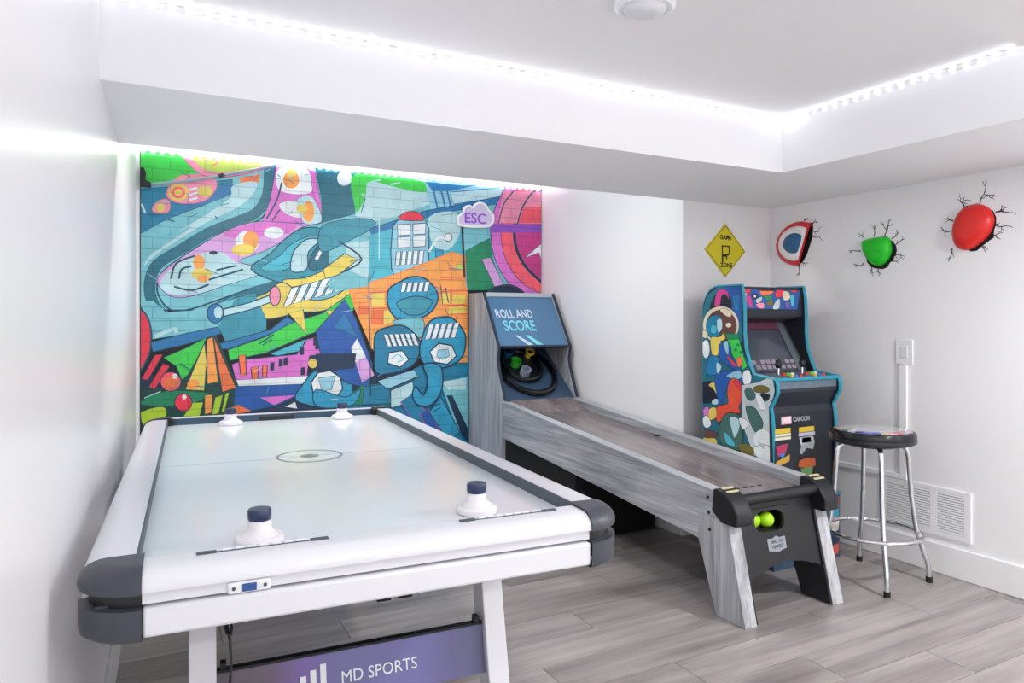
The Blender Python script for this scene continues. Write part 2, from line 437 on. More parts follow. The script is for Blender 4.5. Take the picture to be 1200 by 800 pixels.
('f',12,[(1106,1277),(1162,1277),(1151,1192)],0,7,0),
('f',26,[(757,1003),(971,1091),(946,1017),(804,990)],0,5,0),
('f',24,[(9,836),(169,806),(273,870),(400,1110),(443,1121),(569,800),(553,599),(9,635)],0,0,0),
('f',12,[(376,1070),(273,802),(373,791),(387,959)],0,0,0),
('f',13,[(348,827),(344,811),(331,800),(315,796),(298,801),(285,814),(281,830),(285,846),(298,857),(315,861),(331,856),(344,843)],1,0,0),
('f',13,[(391,1098),(421,1110),(452,840),(394,831)],0,0,0),
('f',14,[(430,1104),(553,800),(478,778)],0,0,0),
('f',15,[(38,874),(108,1012),(151,1013),(73,865)],0,6,1),
('f',15,[(76,827),(151,960),(187,942),(108,807)],0,6,1),
('f',10,[(38,745),(169,795),(357,780),(400,761),(273,710),(38,723)],1,0,0),
('f',25,[(38,667),(88,698),(159,699),(159,642),(58,598)],1,0,0),
('f',25,[(28,679),(63,688),(43,633)],0,0,0),
('f',25,[(262,641),(309,719),(368,718),(348,636)],0,0,0),
('f',13,[(380,759),(421,762),(413,655),(378,646)],0,0,0),
('f',25,[(438,745),(478,757),(454,647),(419,643)],0,0,0),
('f',25,[(495,765),(515,770),(487,657),(473,651)],0,0,0),
('f',16,[(248,848),(240,820),(220,800),(192,794),(164,803),(144,824),(137,853),(144,881),(164,901),(192,908),(220,899),(240,877)],1,5,1),
('f',14,[(236,843),(231,823),(215,809),(195,804),(174,810),(159,826),(154,847),(159,867),(174,881),(195,886),(215,880),(231,864)],1,0,0),
('f',4,[(230,881),(228,873),(223,868),(215,866),(208,868),(203,874),(201,882),(203,890),(208,896),(215,898),(223,895),(228,889)],1,0,0),
('f',15,[(307,722),(301,695),(284,677),(260,671),(237,680),(220,700),(213,727),(220,753),(237,771),(260,777),(284,769),(301,748)],1,5,1),
('f',4,[(278,755),(276,749),(271,744),(265,742),(259,744),(254,750),(253,757),(254,763),(259,768),(265,770),(271,768),(276,762)],1,0,0),
('l',3,[(53,761),(139,796)],1,5,0),
('f',17,[(531,943),(609,971),(922,996),(989,1091),(1175,1145),(1125,995),(1001,985),(983,853),(553,845)],0,6,0),
('f',14,[(569,995),(611,1003),(615,875),(584,868)],0,6,1),
('f',14,[(642,918),(688,926),(679,813),(654,808)],0,6,1),
('f',14,[(711,928),(741,932),(736,862),(711,858)],0,6,1),
('f',1,[(757,946),(783,950),(780,899),(755,898)],0,0,0),
('f',1,[(810,969),(835,973),(833,922),(807,920)],0,0,0),
('f',1,[(839,974),(865,978),(863,927),(837,926)],0,0,0),
('f',1,[(940,1039),(967,1044),(965,992),(938,990)],0,0,0),
('f',1,[(1025,1100),(1052,1105),(1050,1052),(1023,1050)],0,0,0),
('f',1,[(1093,1124),(1121,1129),(1118,1076),(1091,1074)],0,0,0),
('f',1,[(1038,1075),(1065,1080),(1062,1027),(1035,1025)],0,0,0),
('f',1,[(946,910),(973,914),(971,862),(944,861)],0,0,0),
('f',4,[(558,845),(1001,855),(961,804),(569,809)],0,0,0),
('f',8,[(553,806),(961,804),(928,732),(792,674),(597,644),(542,695)],0,4,0),
('f',17,[(699,731),(913,735),(780,679)],0,0,0),
('f',14,[(525,678),(569,693),(642,651),(553,635)],0,0,0),
('f',4,[(851,665),(910,692),(922,649)],0,0,0),
('f',1,[(1001,985),(1270,998),(1270,870),(1019,873)],0,0,0),
('f',12,[(1051,934),(1047,919),(1036,909),(1022,905),(1007,909),(996,921),(992,936),(996,950),(1007,961),(1022,965),(1036,960),(1047,949)],1,0,0),
('f',22,[(910,711),(971,819),(1032,885),(1143,900),(1258,833),(1283,704),(1194,658),(1044,654)],1,8,1),
('f',4,[(1216,763),(1170,701),(1091,691),(1025,737),(1010,812),(1054,874),(1133,886),(1200,840)],0,10,1),
('f',28,[(1056,840),(1168,849),(1143,761),(1081,752)],0,5,0),
('f',2,[(1126,2226),(2735,2199),(2735,1440),(1126,1410)],0,0,0),
('f',6,[(1077,2196),(1307,2193),(1298,1918),(1077,1846)],0,0,0),
('f',4,[(1276,2155),(1270,2130),(1252,2111),(1228,2102),(1203,2106),(1186,2122),(1179,2146),(1186,2170),(1203,2190),(1228,2198),(1252,2194),(1270,2178)],1,0,0),
('f',3,[(1307,2193),(1822,2189),(1851,2037),(1584,1924),(1409,1874),(1305,1905)],0,0,0),
('f',9,[(1307,2200),(1780,2179),(1811,2114),(1709,2106),(1584,2121),(1396,2144),(1370,2045),(1324,1945),(1298,1962)],1,0,0),
('l',3,[(1409,2145),(1476,2164)],1,11,0),
('l',3,[(1544,2138),(1612,2157)],1,11,0),
('l',3,[(1344,2056),(1409,2022)],1,11,0),
('l',3,[(1476,1923),(1584,1924)],1,11,0),
('l',3,[(1584,2049),(1681,2057)],1,11,0),
('f',28,[(1794,2180),(2476,2199),(2590,2180),(2396,2121),(2012,2029),(1837,1982)],0,0,0),
('f',7,[(1794,2180),(2102,2180),(2208,2196),(1982,2129),(1851,2118)],0,0,0),
('l',7,[(1851,2145),(1887,1999)],1,14,0),
('l',7,[(1909,2150),(1946,2003)],1,14,0),
('l',7,[(1953,2153),(1990,2006)],1,14,0),
('f',3,[(1979,2122),(2468,2202),(2420,2127),(2012,2039)],0,7,7),
('f',7,[(1396,1828),(1808,1980),(2208,2078),(2428,2138),(2412,2080),(2027,1995),(1794,1925),(1409,1783)],0,5,0),
('f',5,[(1077,1821),(1266,1884),(1409,1891),(1429,1843),(1253,1737),(1077,1659)],1,5,0),
('f',3,[(1228,1716),(1396,1750),(1390,1492),(1266,1540)],0,0,0),
('l',0,[(1189,1733),(1344,1619),(1177,1512)],1,12,0),
('f',12,[(1089,1547),(1228,1653),(1318,1618),(1189,1512),(1102,1484)],0,7,0),
('f',26,[(1396,1783),(1794,1925),(1851,1942),(2042,1990),(2102,1677),(1851,1639),(1709,1527),(1396,1492)],0,0,0),
('f',3,[(1822,1934),(2027,1982),(2057,1840),(1968,1712),(1851,1747)],1,0,0),
('l',5,[(1403,1725),(1544,1738)],0,4,0),
('l',5,[(1403,1647),(1544,1660)],0,4,0),
('l',5,[(1403,1570),(1544,1581)],0,4,0),
('l',3,[(1463,1910),(1463,1624)],1,8,0),
('f',28,[(1544,1679),(1557,1850),(1605,1913),(1787,1925),(1822,1853),(1820,1571),(1787,1462),(1598,1458),(1550,1562)],0,8,0),
('f',15,[(1605,1903),(1646,1954),(1737,1963),(1783,1910)],1,5,0),
('f',4,[(1591,1866),(1685,1877),(1683,1802),(1594,1792)],0,7,0),
('f',4,[(1702,1879),(1798,1891),(1795,1815),(1705,1805)],0,7,0),
('f',4,[(1591,1780),(1685,1791),(1683,1716),(1594,1707)],0,7,0),
('f',4,[(1702,1793),(1798,1803),(1795,1728),(1705,1718)],0,7,0),
('f',4,[(1584,1681),(1617,1684),(1607,1592),(1575,1589)],0,6,0),
('f',4,[(1626,1685),(1658,1688),(1648,1595),(1616,1592)],0,6,0),
('f',4,[(1667,1689),(1700,1692),(1690,1599),(1658,1596)],0,6,0),
('f',4,[(1709,1693),(1742,1696),(1732,1603),(1699,1600)],0,6,0),
('f',4,[(1751,1697),(1785,1700),(1775,1606),(1741,1603)],0,6,0),
('f',22,[(1868,1714),(1927,1710),(1932,1608),(1877,1606)],0,6,0),
('f',4,[(1997,1802),(1993,1788),(1982,1778),(1968,1773),(1953,1776),(1942,1785),(1938,1799),(1942,1813),(1953,1823),(1968,1828),(1982,1825),(1993,1815)],1,5,0),
('l',4,[(1822,1692),(1887,1789),(1938,1792)],1,16,0),
('f',13,[(1396,1466),(1584,1530),(1822,1625),(1997,1700),(2102,1670),(2102,1387),(1396,1376)],0,5,14),
('f',13,[(1253,1418),(1396,1446),(2117,1462),(2117,910),(1968,914),(1423,1007),(1396,1059),(1305,1265)],0,0,0),
('f',12,[(1409,1395),(1503,1402),(1503,1311),(1409,1305)],0,4,15),
('f',13,[(1516,1449),(1544,1455),(1544,1324),(1516,1319)],0,4,15),
('f',14,[(1409,1279),(1490,1284),(1490,1193),(1409,1188)],0,4,15),
('f',12,[(1409,1124),(1449,1129),(1449,1025),(1409,1020)],0,4,15),
('f',12,[(1909,1404),(1982,1410),(1982,1329),(1909,1322)],0,4,15),
('f',12,[(1997,1392),(2102,1399),(2102,1330),(1997,1323)],0,4,15),
('f',13,[(1909,1566),(2102,1578),(2102,1523),(1909,1512)],0,4,15),
('f',13,[(1909,1499),(2102,1509),(2102,1440),(1909,1431)],0,4,15),
('f',12,[(1968,1309),(2102,1316),(2102,1261),(1968,1255)],0,4,15),
('f',13,[(2027,1241),(2109,1247),(2109,1150),(2027,1145)],0,4,15),
('f',13,[(1292,1393),(1383,1400),(1383,1335),(1292,1329)],0,4,15),
('f',14,[(1318,1304),(1390,1310),(1390,1258),(1318,1253)],0,4,15),
('f',12,[(1492,1279),(1571,1285),(1571,1193),(1492,1188)],0,4,15),
('f',11,[(2027,1611),(2102,1619),(2102,1578),(2027,1570)],0,4,15),
('l',15,[(1396,1401),(1584,1411)],0,5,0),
('l',15,[(1409,1292),(1584,1300)],0,5,0),
('l',15,[(1909,1417),(2117,1424)],0,5,0),
('l',15,[(1909,1316),(2117,1322)],0,5,0),
('l',15,[(1968,1255),(2117,1258)],0,5,0),
('l',1,[(1887,2668),(1866,2584)],1,7,0),
('l',1,[(1851,2637),(1830,2593)],1,7,0),
('l',1,[(1909,1458),(1924,1322)],1,7,0),
('l',1,[(1946,1445),(1968,1337)],1,7,0),
('l',27,[(2075,1882),(2093,1518)],0,16,0),
('f',10,[(2102,1711),(2294,1811),(2317,1657),(2412,1434),(2117,1429)],0,5,0),
('f',17,[(2532,1415),(2465,1471),(2409,1534),(2364,1603),(2330,1678),(2310,1756),(2302,1836),(2306,1917),(2324,1998),(2354,2076),(2396,2152),(2449,2223),(2514,2288),(2588,2346),(3000,2341),(3000,1296)],0,6,0),
('f',16,[(2588,1474),(2529,1523),(2480,1578),(2440,1638),(2411,1703),(2392,1772),(2385,1842),(2389,1913),(2405,1983),(2431,2052),(2468,2118),(2515,2180),(2572,2237),(2637,2288),(3000,2341),(3000,1296)],0,6,0),
('f',1,[(2656,1547),(2608,1586),(2566,1632),(2533,1682),(2509,1735),(2494,1791),(2488,1849),(2491,1908),(2504,1966),(2526,2023),(2557,2077),(2596,2128),(2643,2175),(2697,2216),(3000,2341),(3000,1296)],0,6,0),
('f',18,[(2669,1560),(2622,1598),(2583,1642),(2551,1690),(2527,1741),(2513,1795),(2507,1851),(2510,1907),(2523,1963),(2544,2017),(2573,2070),(2611,2118),(2656,2163),(2708,2203),(3000,2341),(3000,1296)],0,6,0),
('f',20,[(2412,2165),(2757,2187),(2757,1945),(2566,1933),(2476,1935),(2349,1927)],0,0,0),
('l',0,[(2525,1931),(2566,2056),(2657,2185)],1,12,0),
('l',0,[(2364,1928),(2412,2073),(2492,2172)],1,10,0),
('f',16,[(2574,2056),(2757,2077),(2757,1953),(2533,1938)],0,0,0),
('f',21,[(2301,1917),(2757,1938),(2757,1880),(2294,1853)],0,0,0),
('f',4,[(2582,1679),(2757,1814),(2757,1616),(2707,1724)],0,5,0),
('f',19,[(2231,1654),(2298,1671),(2412,1470),(2333,1461)],0,4,0),
('f',1,[(2301,1432),(2364,1469),(2476,1478),(2566,1437),(2566,1394),(2301,1390)],1,0,0),
('f',8,[(1040,1140),(1228,1354),(1305,1214),(1416,917),(1396,750),(1228,808),(1077,964)],0,7,0),
('f',7,[(1152,1164),(1228,1265),(1318,1099),(1228,1138)],0,5,0),
('f',19,[(1311,1093),(1429,845),(1344,797),(1272,1029)],0,0,0),
('f',4,[(1311,1093),(1370,970),(1292,933),(1272,1029)],0,0,0),
('f',1,[(1040,997),(1305,994),(1292,895),(1052,878)],0,0,0),
('f',22,[(1530,1423),(1612,1478),(1695,1513),(1794,1502),(1880,1417),(1880,1336),(1822,1261),(1709,1214),(1584,1227),(1523,1319)],1,11,1),
('f',5,[(1584,1332),(1716,1380),(1844,1349),(1780,1261),(1660,1254)],1,8,0),
('f',4,[(1626,1471),(1658,1473),(1644,1407),(1612,1405)],0,6,1),
('f',4,[(1667,1474),(1700,1476),(1686,1409),(1653,1407)],0,6,1),
('f',4,[(1709,1476),(1742,1478),(1728,1411),(1695,1409)],0,6,1),
('f',4,[(1751,1478),(1785,1480),(1770,1413),(1737,1411)],0,6,1),
('f',4,[(1794,1481),(1827,1483),(1813,1415),(1780,1413)],0,6,1),
('f',2,[(1571,1214),(1765,1227),(1780,1134),(1737,1094),(1584,1175)],1,5,0),
('f',23,[(1439,1124),(1530,1168),(1639,1174),(1737,1094),(1758,1014),(1709,908),(1584,859),(1443,858),(1429,994)],1,11,1),
('f',4,[(1674,943),(1609,891),(1521,923),(1530,993),(1624,1006)],0,10,1),
('l',28,[(1550,952),(1591,977),(1633,950),(1591,925)],1,10,0),
('f',4,[(1492,1117),(1522,1117),(1551,1036),(1521,1035)],0,6,1),
('f',4,[(1530,1118),(1560,1119),(1589,1037),(1559,1036)],0,6,1),
('f',4,[(1568,1119),(1598,1120),(1628,1038),(1598,1037)],0,6,1),
('f',4,[(1606,1120),(1636,1121),(1667,1038),(1636,1038)],0,6,1),
('f',4,[(1645,1121),(1675,1122),(1706,1039),(1675,1039)],0,6,1),
('f',4,[(1684,1122),(1714,1123),(1745,1040),(1714,1040)],0,6,1),
('f',22,[(1780,1120),(1822,1201),(1909,1234),(1997,1228),(2079,1145),(2102,1062),(2064,939),(1909,875),(1780,913),(1751,1014)],1,11,1),
('f',4,[(2028,958),(1959,901),(1859,919),(1827,994),(1894,1052),(1995,1034)],0,11,1),
('f',28,[(1887,1004),(1968,1010),(1975,962),(1924,936),(1880,957)],0,5,0),
('f',4,[(1822,1184),(1859,1186),(1826,1082),(1789,1080)],0,6,1),
('f',4,[(1870,1187),(1907,1189),(1873,1084),(1836,1082)],0,6,1),
('f',4,[(1918,1190),(1956,1192),(1921,1086),(1884,1084)],0,6,1),
('f',4,[(1966,1192),(2004,1194),(1970,1088),(1932,1086)],0,6,1),
('f',4,[(2015,1195),(2053,1197),(2018,1090),(1980,1088)],0,6,1),
('f',10,[(1177,659),(1344,778),(1530,789),(1550,638)],0,0,0),
('f',22,[(1040,766),(1228,707),(1331,753),(1279,653),(1052,653)],1,7,0),
('f',23,[(1357,771),(1533,783),(1544,649),(1344,649)],0,6,1),
('f',28,[(1449,806),(1709,875),(1737,821),(1523,744)],0,9,1),
('f',3,[(1544,736),(1698,789),(1709,722),(1619,634),(1544,619)],0,5,0),
('f',2,[(1909,767),(2117,813),(2117,357),(2027,447)],0,0,0),
('f',3,[(1909,780),(2102,800),(2102,717),(1968,723)],0,0,0),
('f',23,[(1612,654),(1702,709),(1938,372),(1794,383)],0,7,21),
('f',8,[(1751,560),(1808,597),(1909,428),(1851,405)],0,5,18),
('f',1,[(1953,683),(1997,681),(2117,440),(2117,344),(2072,388)],0,0,0),
('f',22,[(1822,569),(1909,672),(2057,417),(1968,356)],0,7,1),
('f',22,[(1780,906),(1909,889),(1916,726),(1837,622),(1737,627),(1698,696),(1723,755),(1780,692),(1811,798)],1,11,1),
('l',1,[(1830,602),(1909,631)],1,7,0),
('l',1,[(1844,568),(1902,598)],1,7,0),
('l',1,[(1390,1518),(1403,705)],0,6,0),
('l',3,[(1634,830),(1706,820)],0,4,0),
('l',5,[(798,2137),(820,2119)],0,5,0),
('l',23,[(472,1476),(558,1479)],0,4,0),
('l',3,[(965,1078),(993,1092)],0,3,0),
('l',26,[(1808,2199),(1892,2181)],0,5,0),
('l',6,[(1790,2282),(1880,2298)],0,4,0),
('l',5,[(853,1877),(892,1910)],0,3,0),
('l',6,[(1395,1478),(1436,1558)],0,4,0),
('l',23,[(1622,1377),(1655,1438)],0,6,0),
('l',5,[(210,825),(246,854)],0,4,0),
('l',6,[(1944,1290),(1967,1246)],0,5,0),
('l',23,[(906,1849),(966,1813)],0,5,0),
('l',6,[(1259,1601),(1344,1628)],0,5,0),
('l',26,[(744,1021),(793,1067)],0,6,0),
('l',26,[(1451,835),(1485,856)],0,4,0),
('l',3,[(1087,1417),(1161,1481)],0,4,0),
('l',28,[(67,1488),(117,1454)],0,4,0),
('l',3,[(2073,1989),(2178,1994)],0,4,0),
('l',6,[(189,805),(262,804)],0,3,0),
('l',28,[(962,1289),(987,1264)],0,3,0),
('l',28,[(873,2124),(898,2138)],0,5,0),
('l',26,[(1831,1430),(1901,1424)],0,5,0),
('l',3,[(662,890),(703,921)],0,4,0),
('l',23,[(1378,1036),(1407,1028)],0,3,0),
('l',6,[(434,1848),(453,1828)],0,5,0),
('l',28,[(685,1596),(736,1581)],0,5,0),
('l',5,[(1955,1628),(2015,1565)],0,3,0),
('l',23,[(1787,1383),(1875,1411)],0,4,0),
('l',26,[(967,2145),(996,2155)],0,5,0),
('l',26,[(99,1277),(143,1308)],0,5,0),
('l',3,[(1029,1272),(1065,1324)],0,4,0),
('l',6,[(1338,1931),(1367,2032)],0,6,0),
('l',3,[(581,1465),(622,1476)],0,3,0),
('l',5,[(1764,2012),(1792,1935)],0,3,0),
('l',5,[(1350,1383),(1415,1356)],0,4,0),
('l',6,[(1910,1952),(2004,1968)],0,3,0),
('l',28,[(636,2044),(672,2130)],0,3,0),
('l',6,[(167,1812),(213,1800)],0,6,0),
('l',26,[(1833,1871),(1912,1851)],0,5,0),
('l',5,[(774,906),(821,909)],0,4,0),
('l',6,[(242,958),(304,913)],0,6,0),
('l',26,[(732,745),(746,798)],0,4,0),
('l',26,[(166,1714),(201,1728)],0,4,0),
('l',28,[(108,1900),(184,1916)],0,4,0),
('l',3,[(1979,2122),(2045,2114)],0,3,0),
('l',5,[(1928,1050),(1975,1076)],0,3,0),
('l',6,[(381,1523),(447,1498)],0,4,0),
('l',6,[(830,1568),(901,1590)],0,4,0),
('l',23,[(862,2106),(907,2085)],0,4,0),
('l',28,[(1197,1266),(1284,1281)],0,4,0),
('l',6,[(1825,1393),(1935,1414)],0,4,0),
('l',23,[(926,732),(962,733)],0,3,0),
('l',5,[(672,850),(722,862)],0,6,0),
('l',5,[(1990,1060),(2035,1079)],0,3,0),
('l',28,[(730,2148),(758,2163)],0,5,0),
('l',6,[(489,844),(511,855)],0,3,0),
('l',23,[(1932,801),(1964,789)],0,3,0),
('l',6,[(1151,1894),(1242,1941)],0,4,0),
('l',26,[(1127,1760),(1186,1819)],0,3,0),
('l',28,[(1641,1087),(1710,1075)],0,3,0),
('l',5,[(599,1348),(625,1362)],0,3,0),
('l',6,[(1856,1231),(1907,1240)],0,6,0),
('l',26,[(1850,839),(1904,812)],0,3,0),
('l',28,[(1382,1349),(1427,1401)],0,3,0),
('l',28,[(432,585),(475,588)],0,4,0),
('l',5,[(1102,2177),(1150,2188)],0,3,0),
('l',5,[(177,1603),(231,1612)],0,5,0),
('l',23,[(1848,1451),(1898,1439)],0,5,0),
('l',6,[(281,1825),(339,1856)],0,3,0),
('l',3,[(390,1493),(446,1513)],0,4,0),
('l',5,[(1016,1826),(1081,1795)],0,3,0),
('l',3,[(277,1600),(313,1628)],0,3,0),
('l',6,[(1413,812),(1440,824)],0,4,0),
('l',5,[(951,1508),(981,1479)],0,5,0),
('l',5,[(459,1912),(515,1929)],0,5,0),
('l',3,[(1702,1553),(1796,1574)],0,4,0),
('l',6,[(245,2097),(300,2067)],0,4,0),
('l',3,[(1135,699),(1185,696)],0,3,0),
('l',26,[(894,1966),(930,1999)],0,4,0),
('l',26,[(470,1320),(549,1362)],0,5,0),
('l',28,[(1565,1207),(1639,1206)],0,4,0),
('l',5,[(2073,963),(2144,940)],0,5,0),
('l',6,[(76,1829),(155,1834)],0,4,0),
('l',23,[(135,1309),(176,1262)],0,4,0),
('l',5,[(1959,2217),(1985,2195)],0,5,0),
('l',23,[(332,820),(369,812)],0,5,0),
('l',6,[(265,1404),(337,1380)],0,4,0),
('l',23,[(1960,1582),(2063,1576)],0,4,0),
('l',27,[(31,2010),(31,545)],0,8,0)]
CABINET_ART=[('f',6,[(2947,1425),(2391,1399),(2391,451),(2947,339)],0,2,27),
('f',8,[(2772,1392),(2642,1398),(2654,1184),(2731,1269)],0,2,27),
('f',7,[(2714,1341),(2666,1346),(2666,1262),(2698,1268)],0,2,27),
('f',27,[(2866,1308),(2806,1369),(2739,1348),(2722,1275),(2858,1270)],1,2,27),
('f',18,[(2840,1295),(2823,1363),(2780,1379),(2743,1360),(2739,1324),(2760,1349),(2789,1343),(2802,1294)],1,2,27),
('f',30,[(2668,1190),(2684,1142),(2730,1106),(2793,1091),(2859,1102),(2908,1138),(2926,1188),(2908,1239),(2859,1276),(2793,1288),(2730,1274),(2684,1238)],1,0,0),
('f',29,[(2682,1185),(2696,1143),(2735,1111),(2791,1098),(2847,1108),(2890,1140),(2905,1184),(2890,1228),(2847,1260),(2791,1271),(2735,1259),(2696,1227)],1,0,0),
('f',30,[(2802,1270),(2772,1278),(2722,1257),(2726,1232),(2760,1239)],1,2,27),
('f',30,[(2719,1190),(2722,1184),(2729,1179),(2739,1178),(2749,1179),(2756,1184),(2759,1190),(2756,1196),(2749,1200),(2739,1202),(2729,1200),(2722,1196)],1,0,0),
('f',23,[(2893,1214),(2849,1242),(2797,1233),(2789,1183),(2814,1127),(2875,1126),(2902,1170)],1,4,1),
('f',3,[(2823,1214),(2789,1220),(2785,1171),(2814,1152)],1,2,27),
('f',26,[(2862,1189),(2823,1183),(2832,1146),(2866,1151)],1,2,27),
('f',30,[(2929,1157),(2893,1151),(2893,1119),(2929,1125)],1,2,27),
('f',12,[(2866,1120),(2806,1127),(2772,1147),(2764,1116),(2806,1097),(2814,1034),(2858,1033)],1,2,27),
('f',33,[(2929,1093),(2893,1107),(2875,1057),(2893,1012),(2924,1023)],1,2,27),
('f',10,[(2760,1147),(2666,1145),(2670,1113),(2747,1114)],0,2,27),
('f',9,[(2743,1114),(2666,1119),(2634,1030),(2611,984),(2650,958),(2722,1051)],0,2,27),
('f',10,[(2663,1089),(2664,1085),(2668,1081),(2674,1080),(2679,1081),(2683,1084),(2685,1088),(2683,1092),(2679,1096),(2674,1097),(2668,1096),(2664,1093)],1,0,0),
('f',10,[(2643,1054),(2644,1050),(2648,1046),(2654,1045),(2659,1046),(2663,1049),(2665,1053),(2663,1057),(2659,1060),(2654,1062),(2648,1061),(2644,1058)],1,0,0),
('f',10,[(2679,1064),(2680,1060),(2684,1057),(2690,1055),(2695,1056),(2700,1059),(2701,1063),(2700,1068),(2695,1071),(2690,1072),(2684,1071),(2680,1068)],1,0,0),
('f',8,[(2802,1084),(2755,1110),(2722,1075),(2714,1027),(2650,982),(2666,957),(2772,987),(2806,1035)],1,4,1),
('f',28,[(2776,1097),(2743,1105),(2739,1038),(2760,1055)],1,2,27),
('f',15,[(2755,1025),(2731,1026),(2682,983),(2698,976)],0,2,27),
('f',14,[(2682,1016),(2650,1030),(2642,994),(2670,975)],1,2,27),
('f',7,[(2884,1013),(2840,1027),(2806,1010),(2797,943),(2849,921),(2893,930)],1,4,1),
('f',3,[(2823,991),(2789,974),(2806,936),(2823,941)],1,2,27),
('f',27,[(2931,878),(2862,891),(2821,842),(2811,777),(2925,766)],0,2,27),
('f',12,[(2883,867),(2842,885),(2816,850),(2821,820),(2847,848)],1,2,27),
('f',3,[(2852,792),(2816,799),(2816,770),(2857,769)],1,2,27),
('f',8,[(2832,922),(2703,960),(2627,937),(2646,893),(2742,864),(2791,765),(2821,820)],1,2,27),
('f',28,[(2751,928),(2665,962),(2646,928),(2684,911),(2722,916)],1,2,27),
('f',33,[(2637,950),(2600,966),(2582,926),(2604,882),(2637,901)],1,2,27),
('f',35,[(2737,886),(2708,917),(2660,906),(2641,865),(2646,809),(2665,771),(2655,744),(2732,728),(2811,675),(2832,724),(2811,763),(2742,785),(2747,835)],1,4,1),
('f',15,[(2703,903),(2665,899),(2646,858),(2674,870)],1,2,27),
('f',12,[(2883,733),(2832,753),(2826,702),(2873,682)],1,2,27),
('f',17,[(2920,736),(2883,748),(2888,695),(2915,692)],1,2,27),
('f',33,[(2925,683),(2894,702),(2862,661),(2894,635),(2920,646)],1,2,27),
('f',12,[(2920,578),(2862,594),(2821,578),(2832,551),(2915,553)],1,2,27),
('f',29,[(2920,623),(2832,621),(2811,602),(2904,581)],1,2,27),
('f',32,[(2771,716),(2703,739),(2646,717),(2637,648),(2655,554),(2761,551),(2811,616)],1,4,27),
('f',3,[(2727,711),(2674,714),(2660,673),(2693,612),(2717,658)],1,2,27),
('f',26,[(2766,630),(2712,602),(2693,569),(2751,574)],1,2,27),
('f',31,[(2646,886),(2537,909),(2450,949),(2434,877),(2450,815),(2459,707),(2450,527),(2564,541),(2646,696)],0,2,27),
('f',32,[(2627,860),(2591,877),(2555,845),(2573,816),(2609,819)],1,2,27),
('f',34,[(2564,882),(2519,896),(2472,887),(2476,866),(2555,859)],1,2,27),
('f',32,[(2618,777),(2555,777),(2506,707),(2546,661),(2582,691)],1,4,27),
('f',27,[(2519,856),(2467,854),(2476,826),(2511,822)],1,2,27),
('f',33,[(2555,845),(2511,836),(2493,783),(2528,780)],1,2,27),
('f',33,[(2665,715),(2618,714),(2604,688),(2637,662)],1,2,27),
('f',33,[(2457,640),(2464,615),(2484,595),(2511,584),(2538,586),(2558,601),(2565,624),(2558,649),(2538,669),(2511,679),(2484,677),(2464,662)],1,0,0),
('f',33,[(2564,583),(2467,605),(2459,532),(2537,532)],1,2,27),
('f',31,[(2537,614),(2493,607),(2502,586)],0,2,27),
('f',34,[(2665,581),(2609,593),(2564,569),(2582,538),(2646,541)],1,2,27),
('f',27,[(2821,549),(2665,552),(2555,536),(2450,520),(2450,386),(2947,280),(2947,537)],0,2,27)]
MARQUEE_ART=[('f',8,[(2718,1394),(3105,1389),(3081,1272),(2718,1275)],0,2,27),
('f',15,[(2736,1389),(2789,1389),(2785,1357),(2751,1351)],1,2,27),
('f',30,[(2733,1348),(2762,1354),(2770,1322),(2740,1313)],1,2,27),
('f',18,[(2759,1335),(2785,1346),(2800,1298),(2796,1278),(2770,1297)],1,2,27),
('f',1,[(2796,1347),(2826,1353),(2838,1331),(2807,1322)],1,2,27),
('f',31,[(2819,1322),(2857,1337),(2853,1315),(2826,1303)],1,2,27),
('f',14,[(2845,1367),(2926,1368),(2919,1354),(2868,1342)],1,2,27),
('f',27,[(2830,1386),(2942,1385),(2938,1371),(2845,1369)],1,2,27),
('f',10,[(2872,1342),(2919,1340),(2919,1321),(2884,1320)],1,2,27),
('f',34,[(2884,1312),(2922,1313),(2926,1296),(2891,1290)],1,2,27),
('f',20,[(2819,1298),(2865,1306),(2868,1279),(2838,1277)],1,2,27),
('f',15,[(2958,1383),(3001,1384),(2997,1358),(2977,1336),(2938,1341)],1,2,27),
('f',31,[(2950,1324),(2969,1322),(2962,1277),(2922,1277)],1,2,27),
('f',30,[(2993,1367),(3029,1362),(3033,1328),(2993,1322)],1,2,27),
('f',36,[(3001,1311),(3033,1311),(3029,1280),(3005,1283)],1,2,27),
('f',26,[(3037,1348),(3061,1345),(3061,1297),(3041,1294)],1,2,27),
('f',15,[(3037,1384),(3081,1382),(3073,1362),(3041,1368)],1,2,27),
('f',33,[(2807,1344),(2819,1344),(2819,1333),(2807,1333)],1,2,27)]

# ------------------------------------------------------------------ the room
ZS, ZT = 1.892, 2.137          # bulkhead underside, tray ceiling
YF, YE, YN = 3.097, 2.303, 0.96  # face of the forward wall, far and near edge of the ceiling tray
XR, XE = 3.428, 2.625          # right wall, right edge of the ceiling tray
XB, YB = 2.735, 4.68           # return of the alcove, mural wall
ZA = 2.26                      # alcove ceiling
YR = -2.4                      # wall behind the camera
def xl(y): return -0.053 + 0.0403 * (y - 3.097)     # the left wall runs slightly askew

def struct(name, mb, m, **k):
    return tag(build(name, mb, m, **k), kind='structure')

fl = struct('floor', MB().box(-0.6, 3.6, YR-0.2, YB+0.2, -0.12, -0.008), mat('floor_joint', (104, 98, 98), 0.7))
pw, pl, gap = 0.182, 1.22, 0.0012
plank_mesh = None
y = YR; row = 0
while y < YB:
    x = -0.45 - (row * 0.437) % pl
    while x < XR:
        x0, x1 = max(x, -0.28), min(x + pl, XR); y1 = min(y + pw, YB)
        if x1 - x0 > 0.03 and y1 - y > 0.02:
            mb = MB().box(x0+gap, x1-gap, y+gap, y1-gap, -0.01, 0.0)
            o = build('plank', mb, FLOOR, fl)
        x += pl
    y += pw; row += 1

